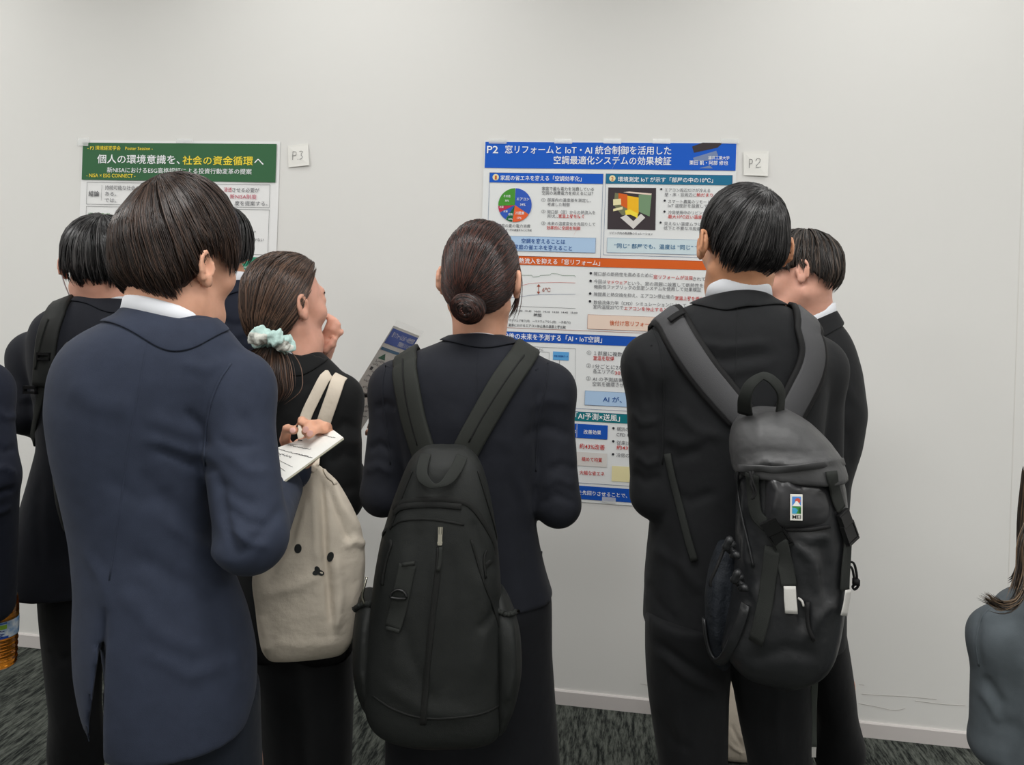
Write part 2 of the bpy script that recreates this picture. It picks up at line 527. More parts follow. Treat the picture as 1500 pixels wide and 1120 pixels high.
def zgrid(z0, z1, fine):
    """coarse rows under the clothes, fine rows where skin shows"""
    out = [z0]; z = z0
    while z < z1:
        h = .016
        for a, b in fine:
            if a - .02 <= z <= b: h = .0045
        z += h; out.append(z)
    return out

def hair_R(D, shape):
    """radius of the hair mass along head-frame directions D (n,3)"""
    a, bf, bb, cu, cdn = shape['r']
    x, y, z = D[:, 0], D[:, 1], D[:, 2]
    b = np.where(y > 0, bf, bb); c = np.where(z > 0, cu, cdn)
    n = shape.get('n', 2.2)
    R = (np.abs(x / a) ** n + np.abs(y / b) ** n + np.abs(z / c) ** n) ** (-1 / n)
    for (dx, dy, dz, amt, wdt) in shape.get('bumps', ()):
        q = nrm((dx, dy, dz)); dd = D @ q
        R = R + amt * np.exp(-((1 - dd) / wdt))
    # never inside the skull
    r = np.array([.074, .092, .086]); c = np.array([0, -.012, .030]) / r; d = D / r
    A = (d * d).sum(1); B = d @ c; C_ = c @ c - 1
    return np.maximum(R, (B + np.sqrt(np.maximum(B * B - A * C_, 0))) / A + .007)

def hair_limit(D, line):
    """lowest elevation (degrees) at which hair starts, per azimuth: 0 = nape, 90 = side, 180 = forehead"""
    az = np.degrees(np.arctan2(np.abs(D[:, 0]), -D[:, 1]))
    return np.interp(az, [p[0] for p in line], [p[1] for p in line])

def make_hair(parent, H, shape, line, pole, col, rgb2, n=2200, seed=1, name='hair', swirl=.0, start=(.0, .55), wid=.0011, stick=.003,
              tip_in=0.0, jit=.10, lift=0.0, part=None, cap_only=False, end=(.86, 1.03), wav=1.0, rough=.38):
    rs = np.random.RandomState(seed)
    p = nrm(pole); e1 = nrm(np.cross(p, (0.13, .2, 1) if abs(p[2]) < .9 else (1, 0.1, 0))); e2 = np.cross(p, e1)
    def dirs(phi, th):
        return np.cos(th)[:, None] * p + np.sin(th)[:, None] * (np.cos(phi)[:, None] * e1 + np.sin(phi)[:, None] * e2)
    # extent per azimuth about the pole
    NP = 180; phis = np.linspace(0, 2 * math.pi, NP, endpoint=False); tmax = np.zeros(NP)
    for i, ph in enumerate(phis):
        ths = np.linspace(.05, 3.0, 90); D = dirs(np.full(90, ph), ths)
        el = np.degrees(np.arcsin(np.clip(D[:, 2], -1, 1))); ok = el > hair_limit(D, line)
        bad = np.nonzero(~ok)[0]
        bad = bad[bad > 6]
        tmax[i] = ths[bad[0]] if len(bad) else 3.0
    tmax = np.convolve(np.concatenate([tmax[-9:], tmax, tmax[:9]]), np.hanning(21)[1:-1] / np.hanning(21)[1:-1].sum(), 'valid')
    tm = lambda ph: np.interp(np.mod(ph, 2 * math.pi), np.append(phis, 2 * math.pi), np.append(tmax, tmax[0]))
    def pos(phi, th, off):
        D = dirs(phi, th); R = hair_R(D, shape) * H.s + off
        return H.c + R[:, None] * (D[:, :1] * H.r + D[:, 1:2] * H.f + D[:, 2:] * H.u)
    m_cap = mat(name + '_' + col[0], col[1], rough=rough + .12, spec=.25, var=.3, vscale=30, bump2=.35, b2scale=120, stretch=(1, 1, .12))
    # cap
    NT = 26; G = Geo(); V = []
    A_ = np.linspace(0, 2 * math.pi, 96, endpoint=False)
    for j in range(NT):
        t = j / (NT - 1)
        th = .001 + t * (tm(A_) - .001) * .985
        off = -.003 * np.ones(96) - (.016 * max(0, (t - .86) / .14) ** 2 if tip_in >= 0 else 0) + .0012 * np.sin(A_ * 23 + t * 5) * min(1, t * 3)
        V.append(pos(A_ + swirl * t, th, off))
    # inner closing rows
    V.append(pos(A_ + swirl, tm(A_) * .97, -.030 * np.ones(96)))
    V = np.concatenate(V); F = []
    for j in range(NT):
        for i in range(96):
            F.append((j * 96 + i, j * 96 + (i + 1) % 96, (j + 1) * 96 + (i + 1) % 96, (j + 1) * 96 + i))
    G.add(V, F)
    # strands in clumps
    SEG = 8
    nc = max(1, n // 7)
    cph = rs.rand(nc) * 2 * math.pi; 
    k = rs.randint(0, nc, n)
    phi0 = cph[k] + rs.normal(0, .035, n)
    cst = start[0] + (start[1] - start[0]) * rs.rand(nc) ** 1.3
    cen = end[0] + (end[1] - end[0]) * rs.rand(nc)
    t0 = np.clip(cst[k] + rs.normal(0, .03, n), 0.01, .9); t1 = np.clip(cen[k] + rs.normal(0, .02, n), t0 + .12, 1.12)
    offc = rs.rand(nc)[k] * stick + rs.rand(n) * .0012
    bend = rs.normal(0, jit, nc)[k] + rs.normal(0, .015, n)
    ph_w = rs.rand(nc)[k] * 6.28
    pts = []
    for sgi in range(SEG + 1):
        u = sgi / SEG; t = t0 + (t1 - t0) * u
        conv = cph[k] + (phi0 - cph[k]) * (1 - .75 * u ** 2)
        ph = conv + swirl * t + bend * u * u * .5 + .012 * wav * np.sin(u * 7 + ph_w)
        th = t * tm(conv + swirl * t)
        off = offc * (.3 + 1.0 * math.sin(min(1, u * 1.1) * 2.3)) + lift * u - tip_in * max(0, u - .6) ** 2
        pts.append(pos(ph, th, off))
    pts = np.stack(pts, 1)  # n, SEG+1, 3
    T = np.gradient(pts, axis=1); T /= np.linalg.norm(T, axis=2, keepdims=True) + 1e-12
    out = pts - H.c; out /= np.linalg.norm(out, axis=2, keepdims=True)
    B = np.cross(T, out); B /= np.linalg.norm(B, axis=2, keepdims=True) + 1e-12
    N_ = np.cross(B, T)
    wdt = wid * (.7 + .7 * rs.rand(n))[:, None] * np.array([.5, 1, 1.2, 1.25, 1.2, 1.1, .9, .6, .12])[None, :]
    ring = [pts + B * wdt[..., None], pts + N_ * wdt[..., None] * .9, pts - B * wdt[..., None]]
    VS = np.stack(ring, 2).reshape(-1, 3)
    base = len(V)
    ii = np.arange(n)[:, None, None] * (SEG + 1) * 3 + np.arange(SEG)[None, :, None] * 3 + np.arange(3)[None, None, :]
    jj = np.arange(n)[:, None, None] * (SEG + 1) * 3 + np.arange(SEG)[None, :, None] * 3 + ((np.arange(3) + 1) % 3)[None, None, :]
    Q = np.stack([ii, jj, jj + 3, ii + 3], -1).reshape(-1, 4) + base
    mi = np.concatenate([np.zeros(len(F), int), (1 + (np.arange(n) % 3 == 0)).repeat(SEG * 3)])
    s1 = mat(name + '_strand_' + col[0], col[1], rough=rough - .02, spec=.5, var=.2, vscale=20)
    s2 = mat(name + '_strand_light_' + col[0], rgb2, rough=rough - .02, spec=.5, var=.2, vscale=20)
    allF = np.concatenate([np.array(F), Q])
    return mesh_obj(name, np.concatenate([V, VS]), allF, [m_cap, s1, s2], parent, smooth=True, mi=mi)

def strands(parent, name, paths, col, rgb2, wid=.0012, rough=.38):
    """loose locks: list of point arrays"""
    G = Geo()
    s1 = mat('hair_strand_' + col[0], col[1], rough=rough, spec=.45, var=.2, vscale=20)
    s2 = mat('hair_strand_light_' + col[0], rgb2, rough=rough, spec=.5, var=.2, vscale=20)
    for i, p in enumerate(paths):
        k = len(p); r = wid * np.minimum(1, np.minimum(np.linspace(.5, 5, k), np.linspace(4, .15, k)))
        G.tube(p, r, n=3, m=int(i % 3 == 0), cap=False)
    return G.obj(name, [s1, s2], parent, smooth=True)

def collar_strip(parent, name, surf, c, face, m, phis, rin, top, rows, thick=.003, drop=.0, off=.004, tiltr=0.0, ell=1.0):
    """a folded jacket collar: c centre of the neck at the collar's height, face = head-forward axis of the body;
    rows = list of (extra radius at back, extra radius at side) below the roll line, laid on the jacket"""
    f = nrm(face * np.array([1, 1, 0])); r = np.cross(f, UP0)
    NPH = 48; V = []; ph = np.linspace(-phis, phis, NPH)
    rws = [(-0.006, -0.006, 'in')] + [(0, 0, 'top')] + [(a, b, 'low') for a, b in rows]
    for (ra, rb, kind) in rws:
        for q in ph:
            back = math.cos(q)          # 1 at the nape, -1 in front
            rr = rin + ra + (rb - ra) * abs(math.sin(q)) ** 1.5
            d = -f * math.cos(q) * ell + r * math.sin(q)
            p = c + d * rr
            hz = top - drop * (1 - back)
            zt = c[2] + hz
            if kind == 'top': p[2] = zt
            elif kind == 'in': p[2] = zt - .012
            else:
                z = surf.down(p, .12)
                zi = zt - (rr - rin) * 1.7
                p[2] = max(zi, (z + off) if z is not None else zi) if (z is not None and z < zt + .02) else zi
            V.append(p)
    V = np.array(V); k = len(rws)
    F = [(j * NPH + i, (j + 1) * NPH + i, (j + 1) * NPH + i + 1, j * NPH + i + 1) for j in range(k - 1) for i in range(NPH - 1)]
    o = mesh_obj(name, V, F, m, parent)
    md = o.modifiers.new('solid', 'SOLIDIFY'); md.thickness = thick; md.offset = 0
    sb = o.modifiers.new('sub', 'SUBSURF'); sb.levels = 1; sb.render_levels = 1
    return o

def shirt_collar(parent, c, face, rin, h0, h1, phis=2.7, drop=.03, ell=1.0, flare=.004):
    f = nrm(face * np.array([1, 1, 0])); r = np.cross(f, UP0)
    V = []; NPH = 44; ph = np.linspace(-phis, phis, NPH)
    prof = [(-.004, h0), (-.001, h1 - .003), (.002, h1), (.005, h1 - .004), (.005 + flare, h0), (0.0, h0 - .004)]
    for rr, hh in prof:
        for q in ph:
            d = -f * math.cos(q) * ell + r * math.sin(q)
            p = c + d * (rin + rr); p[2] = c[2] + hh - drop * (1 - math.cos(q)); V.append(p)
    k = len(prof)
    F = [(j * NPH + i, ((j + 1) % k) * NPH + i, ((j + 1) % k) * NPH + i + 1, j * NPH + i + 1) for j in range(k) for i in range(NPH - 1)]
    return mesh_obj('shirt_collar', np.array(V), F, SHIRT, parent)

def seam(parent, surf, pts, m, w=.0035, th=.0018, name='seam', n=24, fb=1.4):
    """a raised stitched seam laid on the garment along photograph pixels"""
    G = Geo(); c = curve_pts([(x, y, 0) for x, y in pts], n)
    H_ = [surf.hit(q[0], q[1], off=-.0004, fallback=fb) for q in c]
    G.ribbon([h[0] for h in H_], [h[1] for h in H_], w, th)
    return G.obj(name, m, parent, smooth=True)

def shoe(parent, ankle, fdir, s=1.0, heel=0.0):
    f = nrm(fdir * np.array([1, 1, 0])); r = np.cross(f, UP0)
    a = np.array([ankle[0], ankle[1], 0.0])
    fd = Field((a - .2)[:3] * [1, 1, 0] - [0, 0, .02], a + [.2, .2, .16], .006)
    fd.capsule(a + UP0 * .045 - f * .035, a + UP0 * .032 + f * .15 * s, .036, .030, k=.02)
    fd.capsule(a + UP0 * .10, a + UP0 * .05, .040, .042, k=.03)
    Sx = (slice(None),) * 3; X, Y, Z = fd.grid(Sx)
    fd.F = np.maximum(fd.F, .002 - Z + 0 * X + 0 * Y).astype(np.float32)
    V, Q = fd.mesh()
    o = mesh_obj('shoe', V, Q, LEATHER, parent)
    return o

def arm_field(fd, pts, r, k=.02):
    for i in range(len(pts) - 1): fd.capsule(pts[i], pts[i + 1], r[i], r[i + 1], k=k)

def base_of(p): return (float(p[0]), float(p[1]), 0.0)

def person(label, foot, group=None): return empty('person', foot, label, 'person', group)

def body_mesh(parent, H, neck_base, torso, arms, legs, skin, neck_r=.055, hands=None, fine=(), ear_out=0.0, feet=True, h=.0055, extra=None):
    """one continuous body: head, neck, trunk, arms, hands, legs"""
    allp = [H.c + .14, H.c - .14, neck_base] + [q for a in arms for q in a] + [q for l in legs for q in l] + [q for q, r in torso]
    allp = np.array(allp); lo = allp.min(0) - .14; hi = allp.max(0) + .14
    lo[2] = min(lo[2], -.01) if feet else lo[2]
    fine = list(fine) + [(neck_base[2] - .03, hi[2])]
    fd = Field(lo, hi, h, zs=zgrid(lo[2], hi[2], fine))
    head_sdf(fd, H, neck_base, neck_r, ear_out)
    for i in range(len(torso) - 1): fd.capsule(torso[i][0], torso[i + 1][0], torso[i][1], torso[i + 1][1], k=.05)
    for a in arms:
        rr = [.036, .031, .024]
        if len(a) == 3:
            fd.capsule(a[0], a[1], rr[0], rr[1], k=.03); fd.capsule(a[1], a[2], rr[1], rr[2], k=.02)
    fd.capsule(arms[0][0], arms[1][0], .038, .038, k=.03) if len(arms) > 1 else None
    for l in legs:
        rr = [.048, .038, .028]
        fd.capsule(l[0], l[1], rr[0], rr[1], k=.04); fd.capsule(l[1], l[2], rr[1], rr[2], k=.02)
        ff = nrm(l[3] - l[2]) if len(l) > 3 else FWD
        fd.capsule(l[2] - UP0 * .02, l[2] - UP0 * .035 + ff * .12, .028, .022, k=.02)
    if hands: hands(fd)
    if extra: extra(fd)
    V, Q = fd.mesh()
    return mesh_obj('body', V, Q, skin, parent)
# ------------------------------------------------------------------ the room
wall_m = mat('painted_wall', (228, 227, 224), rough=.85, spec=.2, bump=.08, bscale=350, bump2=.03, b2scale=3)
ceil_m = mat('ceiling_white', (225, 224, 220), rough=.9)
skirt_m = mat('skirting_vinyl', (214, 208, 206), rough=.55)

def carpet_mat():
    m = bpy.data.materials.new('carpet'); m.use_nodes = True; nt = m.node_tree; b = nt.nodes['Principled BSDF']
    tc = nt.nodes.new('ShaderNodeTexCoord'); mp = nt.nodes.new('ShaderNodeMapping')
    mp.inputs['Rotation'].default_value = (0, 0, math.radians(-28)); mp.inputs['Scale'].default_value = (1, .16, 1)
    nt.links.new(tc.outputs['Object'], mp.inputs[0])
    n1 = nt.nodes.new('ShaderNodeTexNoise'); n1.inputs['Scale'].default_value = 95; n1.inputs['Detail'].default_value = 5; n1.inputs['Roughness'].default_value = .7
    nt.links.new(mp.outputs[0], n1.inputs['Vector'])
    cr = nt.nodes.new('ShaderNodeValToRGB')
    e = cr.color_ramp.elements; e[0].position = .40; e[0].color = (*lin((33, 36, 35)), 1); e[1].position = .62; e[1].color = (*lin((98, 102, 96)), 1)
    nt.links.new(n1.outputs['Fac'], cr.inputs[0]); nt.links.new(cr.outputs[0], b.inputs['Base Color'])
    bp = nt.nodes.new('ShaderNodeBump'); bp.inputs['Strength'].default_value = .9; bp.inputs['Distance'].default_value = .006
    nt.links.new(n1.outputs['Fac'], bp.inputs['Height']); nt.links.new(bp.outputs[0], b.inputs['Normal'])
    b.inputs['Roughness'].default_value = .95; b.inputs['Specular IOR Level'].default_value = .1
    return m
R_ = ROOM
def slab(name, c, s, m, label=None):
    g = Geo(); g.box(c, *s)
    return g.obj(name, m, kind='structure', label=label)
xm = (R_['x0'] + R_['x1']) / 2; wx = R_['x1'] - R_['x0']; ym = (R_['y0'] + WALL_Y) / 2; wy = WALL_Y - R_['y0']
slab('floor', (xm, ym, -.05), (wx + .4, wy + .4, .1), carpet_mat())
slab('wall_back', (xm, WALL_Y + .1, R_['zc'] / 2), (wx + .4, .2, R_['zc']), wall_m)
slab('wall_left', (R_['x0'] - .1, ym - .0, R_['zc'] / 2), (.2, wy, R_['zc']), wall_m)
slab('wall_right', (R_['x1'] + .1, ym - .0, R_['zc'] / 2), (.2, wy, R_['zc']), wall_m)
slab('wall_front', (xm, R_['y0'] - .1, R_['zc'] / 2), (wx + .4, .2, R_['zc']), wall_m)
slab('ceiling', (xm, ym, R_['zc'] + .05), (wx + .4, wy + .4, .1), ceil_m)
# skirting with a thin top lip
g = Geo()
V = []; prof = [(0, 0), (-.009, 0), (-.009, .048), (-.006, .052), (0, .052)]
for x in (R_['x0'], R_['x1']):
    for dy, z in prof: V.append((x, WALL_Y + dy, z))
F = [(i, 5 + i, 5 + (i + 1) % 5, (i + 1) % 5) for i in range(5)] + [(0, 1, 2, 3, 4), (9, 8, 7, 6, 5)]
g.add(V, F); g.obj('baseboard_back', skirt_m, kind='structure')
# vertical joint near the right edge of the wall
jx = W(1496, 300)[0]
g = Geo(); g.box((jx, WALL_Y - .0004, R_['zc'] / 2), .003, .0008, R_['zc'] - .12); g.obj('trim_1', mat('joint_strip', (222, 220, 216), rough=.7), kind='structure')
# scuffs
scuff = mat('scuff', (192, 188, 184), rough=.9)
g = Geo()
for pts in ([(1262, 1016), (1290, 1018), (1330, 1020), (1372, 1024)], [(1258, 1030), (1285, 1035), (1310, 1040), (1326, 1037)], [(1340, 1026), (1380, 1031), (1414, 1033)], [(938, 1001), (948, 1003)], [(1258, 1002), (1266, 1003)]):
    c = np.array([W(x, y, .0012) for x, y in pts]); c = curve_pts(c, 14)
    g.ribbon(c, [(0, -1, 0)] * 14, .0016, .0004)
g.obj('scuff_mark', scuff, smooth=True, kind='structure', label='faint grey scuff lines on the white wall above the skirting at right')

# ------------------------------------------------------------------ posters
def text_geo(s, size_x, size_y, bold=0.0):
    c = bpy.data.curves.new('txt', 'FONT'); c.body = s; c.size = 1.0; c.offset = bold; c.resolution_u = 2
    o = bpy.data.objects.new('txt', c); COL.objects.link(o)
    dg = bpy.context.evaluated_depsgraph_get(); me = bpy.data.meshes.new_from_object(o.evaluated_get(dg))
    n = len(me.vertices); a = np.empty(n * 3, np.float32); me.vertices.foreach_get('co', a); a = a.reshape(-1, 3).astype(float)
    F = [tuple(p.vertices) for p in me.polygons]
    bpy.data.objects.remove(o); bpy.data.curves.remove(c); bpy.data.meshes.remove(me)
    return a, F

def pmat(name, rgb): return mat('print_' + name, rgb, rough=.6, spec=.25)
PM = {}
class Poster:
    """everything flat-printed on one sheet: rectangles, polygons, text; in wall coordinates"""
    def __init__(s, root, base=.0045): s.root = root; s.base = base; s.parts = {}
    def g(s, part, m):
        s.k = getattr(s, 'k', 0) + 1
        return s.parts.setdefault((part, m, s.k), Geo())
    def wz(s, x, y): p = W(x, y); return p[0], p[2]
    def rect(s, part, m, x0, y0, x1, y1, xr=None, lay=1):
        xr = x0 if xr is None else xr
        zt = W(xr, y0)[2]; zb = W(xr, y1)[2]; xa = W(x0, y0)[0]; xb = W(x1, y0)[0]
        y = WALL_Y - s.base - lay * .0004
        V = [(xa, y, zt), (xb, y, zt), (xb, y, zb), (xa, y, zb)]
        s.g(part, m).add(V, [(3, 2, 1, 0)])
        return xa, xb, zt, zb
    def frame(s, part, m, x0, y0, x1, y1, xr=None, t=.0012, lay=2):
        xr = x0 if xr is None else xr
        zt = W(xr, y0)[2]; zb = W(xr, y1)[2]; xa = W(x0, y0)[0]; xb = W(x1, y0)[0]
        y = WALL_Y - s.base - lay * .0004; G = s.g(part, m)
        V = [(xa, y, zt), (xb, y, zt), (xb, y, zb), (xa, y, zb), (xa + t, y, zt - t), (xb - t, y, zt - t), (xb - t, y, zb + t), (xa + t, y, zb + t)]
        G.add(V, [(i, i + 4, (i + 1) % 4 + 4, (i + 1) % 4) for i in range(4)])
    def poly(s, part, m, pts, lay=2):
        y = WALL_Y - s.base - lay * .0004
        V = [(W(a, b)[0], y, W(a, b)[2]) for a, b in pts]
        s.g(part, m).add(V, [tuple(range(len(V)))[::-1]])
    def line(s, part, m, pts, w=.0012, lay=3):
        y = WALL_Y - s.base - lay * .0004; G = s.g(part, m)
        q = [np.array((W(a, b)[0], y, W(a, b)[2])) for a, b in pts]
        V = []
        for i, a in enumerate(q):
            d = nrm(q[min(i + 1, len(q) - 1)] - q[max(i - 1, 0)]); n = np.array((-d[2], 0, d[0])) * w / 2
            V += [a - n, a + n]
        G.add(V, [(2 * i, 2 * i + 2, 2 * i + 3, 2 * i + 1) for i in range(len(q) - 1)])
    def disc(s, part, m, cx, cy, rpx, lay=3, a0=0, a1=360):
        y = WALL_Y - s.base - lay * .0004
        c = W(cx, cy); r = rpx * (W(cx + 5, cy)[0] - W(cx - 5, cy)[0]) / 10
        n = max(3, int(abs(a1 - a0) / 12)); V = [(c[0], y, c[2])]
        for i in range(n + 1):
            t = math.radians(a0 + (a1 - a0) * i / n); V.append((c[0] + r * math.sin(t), y, c[2] + r * math.cos(t)))
        s.g(part, m).add(V, [(0, i + 2, i + 1) for i in range(n)])
    def text(s, part, m, t, x0, bl, x1, em, bold=.0, lay=4, xr=None):
        a, F = text_geo(t, 1, 1, min(bold, .009))
        p = W(x0 if xr is None else xr, bl); X0 = W(x0, bl)[0]; X1 = W(x1, bl)[0]
        k = (W(x0, bl - 5)[2] - W(x0, bl + 5)[2]) / 10 * em
        wd = a[:, 0].max() - a[:, 0].min()
        V = np.stack([X0 + (a[:, 0] - a[:, 0].min()) / wd * (X1 - X0), np.full(len(a), WALL_Y - s.base - lay * .0004), p[2] + a[:, 1] * k], 1)
        s.g(part, m).add(V, F)
    def finish(s):
        for (part, m, _), G in s.parts.items():
            G.obj(part, m, s.root)

def sheet_obj(root, name, x0, x1, zt, zb, m, base=.003, seed=3, curl=.0015, nx=24, nz=30):
    X = np.linspace(x0, x1, nx); Z = np.linspace(zb, zt, nz)
    V = []
    for z in Z:
        for x in X:
            V.append((x, WALL_Y - base + curl * (math.sin(x * 23 + seed) * .35 + math.sin(z * 11 + x * 7 + seed) * .35) * .8, z))
    n = len(V); V = V + [(x, y + .0006, z) for x, y, z in V]
    F = []
    for j in range(nz - 1):
        for i in range(nx - 1):
            a = j * nx + i; F.append((a, a + 1, a + nx + 1, a + nx)); F.append((n + a, n + a + nx, n + a + nx + 1, n + a + 1))
    return mesh_obj(name, V, F, m, root)

c = {k: pmat(k, v) for k, v in dict(blue=(22, 92, 200), blue2=(24, 84, 182), teal=(32, 112, 148), teal2=(18, 118, 128), orange=(218, 98, 34),
     white=(244, 246, 248), black=(50, 50, 56), grey=(92, 92, 98), red=(196, 44, 40), lblue=(176, 204, 234), pale=(208, 224, 230), peach=(238, 216, 200),
     oranget=(204, 96, 44), navy=(28, 78, 150), green=(74, 150, 52), dgreen=(24, 104, 70), crimson=(190, 50, 84), sky=(96, 166, 222), dark=(62, 54, 58), slate=(122, 140, 178),
     line=(72, 96, 140), yellow=(240, 214, 96), cream=(238, 228, 178), sblue=(52, 92, 190), sorange=(232, 100, 54), gold=(250, 224, 70), forest=(58, 104, 70),
     tealt=(38, 106, 150), brown=(160, 80, 60), lgrey=(220, 216, 212), mint=(58, 146, 116), sun=(246, 188, 36), gbrown=(120, 122, 90), pgreen=(120, 150, 116)).items()}
sheet_m = mat('poster_paper', (232, 234, 234), rough=.55, spec=.3)

# poster at right (P2)
pr = empty('poster', (W(895, 700)[0], WALL_Y, .80), 'blue-bannered poster with pie chart and orange band, taped to the wall', 'poster')
x0, x1, zt, zb = W(710, 206)[0], W(1080, 206)[0], W(710, 206)[2], W(855, 735)[2]
sheet_obj(pr, 'sheet', x0, x1, zt, zb, sheet_m)
T = Poster(pr)
T.rect('title_banner', c['blue'], 711.5, 208, 1078.5, 246)
T.text('title_text', c['white'], 'P2', 713.5, 224.5, 730, 15, .015)
T.text('title_text', c['white'], '窓リフォームと IoT・AI 統合制御を活用した', 740, 224, 983, 13, .012)
T.text('title_text', c['white'], '空調最適化システムの効果検証', 811, 239.5, 983, 13, .012)
Z4 = lambda pts: [(880 + a / 5.77, 195 + b / 5.77) for a, b in pts]
T.poly('banner_shape', c['dark'], Z4([(770, 115), (860, 82), (1030, 84), (985, 125), (787, 168)]))
T.poly('banner_shape', c['slate'], Z4([(778, 210), (975, 150), (990, 192), (900, 235), (790, 240)]))
T.poly('banner_shape', c['slate'], Z4([(830, 298), (920, 275), (945, 299)]))
T.text('title_text', c['white'], '福井工業大学', 1037, 233.5, 1068, 5.6, .01)
T.text('title_text', c['white'], '栗田 凱・阿部 修也', 1009.5, 241.2, 1066, 7.2, .01)
# box 1
T.frame('section_frame', c['line'], 717.5, 252.8, 884, 374)
T.rect('section_header', c['blue'], 717.5, 252.8, 884, 267.2)
T.disc('number_badge', c['cream'], 726.5, 259.8, 4.6)
T.text('header_text', c['oranget'], '1', 725.2, 263, 728, 8, .02, lay=6)
T.text('header_text', c['white'], '家庭の省エネを変える「空調効率化」', 733.5, 263.6, 852, 7.9, .012)
for a0, a1, k in ((0, 122, 'sblue'), (122, 187, 'sorange'), (187, 212, 'dgreen'), (212, 243, 'sblue'), (243, 266, 'crimson'), (266, 360, 'green')):
    T.disc('pie_slice', c[k], 754.5, 300.5, 24.5, a0=a0 + .8, a1=a1 - .8)
for t, a, b, e, s_ in (('エアコン', 757, 293.5, 775.5, 5), ('34%', 762, 301.5, 770, 5), ('その他', 738, 289, 748, 4.2), ('30%', 740, 295.5, 746, 4), ('冷蔵庫', 755, 314, 768, 5), ('17%', 757.5, 321, 764, 4.4),
                       ('照明', 745, 315.5, 751, 3.6), ('10%', 745, 322, 751, 3.4), ('炊事', 738, 311, 744, 3.4), ('洗濯', 732, 304.5, 738, 3.2)):
    T.text('chart_text', c['white'], t, a, b, e, s_, .02, lay=6)
T.text('caption', c['black'], '家庭の夏の電力消費', 729.5, 332.3, 777, 5.4)
T.text('caption', c['grey'], '※資源エネルギー庁の調査をもとに作成', 723, 337.5, 779, 3.6, .01)
for t, a, b, e, k, s_ in (('家庭で最も電力を消費している', 794, 278.6, 870, 'black', 5.9), ('空調の消費電力を抑えるには？', 794, 284.8, 869, 'black', 5.9), ('①', 793, 295, 799, 'grey', 6),
     ('部屋内の温度差を測定し、', 802, 295, 866, 'grey', 5.8), ('考慮した制御', 802, 301.5, 834.5, 'grey', 5.8), ('②', 793, 312, 799, 'grey', 6), ('開口部（窓）からの熱流入を', 802, 312.5, 872, 'grey', 5.8),
     ('抑え、', 802, 318.6, 817, 'grey', 5.8), ('室温上昇を防ぐ', 818, 318.7, 856, 'red', 6), ('③', 793, 329, 799, 'grey', 6), ('未来の温度変化を先回りして', 802, 329.4, 872, 'grey', 5.8), ('効率的に空調を制御', 801, 335.8, 850, 'red', 6)):
    T.text('body_text', c[k], t, a, b, e, s_, .016 if k == 'red' else .0)
T.rect('message_box', c['lblue'], 722, 345, 873, 366.5)
T.frame('message_frame', c['line'], 722, 345, 873, 366.5, t=.0008)
T.text('message_text', c['navy'], '空調を変えることは', 764, 355.6, 828, 7.6, .01)
T.text('message_text', c['navy'], '家庭の省エネを変えること', 753, 364.4, 838, 7.6, .01)
# box 2
T.frame('section_frame', c['line'], 887.5, 254.5, 1073, 373.5)
T.rect('section_header', c['teal'], 887.5, 254.5, 1073, 269)
T.disc('number_badge', c['cream'], 897, 261.5, 4.6)
T.text('header_text', c['oranget'], '2', 895.2, 264.8, 898.8, 8, .02, lay=6)
T.text('header_text', c['white'], '環境測定 IoT が示す「部屋の中の10℃」', 905, 265.6, 1044, 7.9, .012)
T.poly('simulation_picture', c['dark'], Z4([(64, 460), (467, 464), (461, 820), (56, 810)]))
for k, pts in (('gbrown', [(120, 505), (225, 525), (228, 690), (180, 695), (110, 610)]), ('orange', [(150, 508), (225, 520), (225, 640), (150, 600)]), ('sun', [(225, 530), (320, 545), (320, 680), (225, 650)]),
               ('pgreen', [(320, 520), (430, 515), (412, 705), (320, 665)]), ('peach', [(190, 500), (240, 495), (430, 512), (425, 525), (240, 508)]), ('lgrey', [(165, 715), (215, 690), (275, 745), (340, 682), (375, 715), (275, 810)]),
               ('gold', [(205, 655), (245, 645), (315, 680), (308, 722), (285, 705), (250, 690), (210, 692)]), ('cream', [(105, 560), (170, 555), (172, 605), (105, 612)]), ('cream', [(105, 642), (185, 622), (185, 645), (105, 662)])):
    sim_l = globals().get('sim_l', 2.6) + .4
    T.poly('simulation_shape', c[k], Z4(pts), lay=sim_l)
T.text('caption', c['grey'], 'リビング内の熱流動シミュレーション', 893, 342.8, 956, 4, .01)
for y_, x_ in ((277.2, 968.5), (294, 973.5), (310, 973.2), (326, 967.5)): T.disc('bullet', c['black'], x_, y_, 1.6)
for t, a, b, e, k in (('エアコン周辺だけが冷える', 973.5, 280.5, 1040, 'grey'), ('壁・床・窓周辺に', 973.5, 287.3, 1019, 'grey'), ('熱だまり', 1020, 287.8, 1044, 'red'), ('スマート農業のリモート', 978.5, 297.3, 1040, 'grey'),
     ('IoT 温度計を設置して', 978.5, 303.3, 1036, 'grey'), ('冷房使用中のリビング', 978.5, 313.2, 1034, 'grey'), ('最大10℃近い温度差', 978.5, 319.4, 1034, 'red'), ('見えない温度ムラは、', 972.5, 329.6, 1030, 'grey'), ('低下と不要な冷房運転', 972, 336.2, 1032, 'grey')):
    T.text('body_text', c[k], t, a, b, e, 5.8, .016 if k == 'red' else 0)
T.rect('message_box', c['pale'], 889.5, 348, 1070, 369.8)
T.frame('message_frame', c['slate'], 889.5, 348, 1070, 369.8, t=.0008)
T.text('message_text', c['tealt'], '“同じ” 部屋でも、温度は ”同じ” ではない', 900, 362.6, 1050, 7.6, .01)
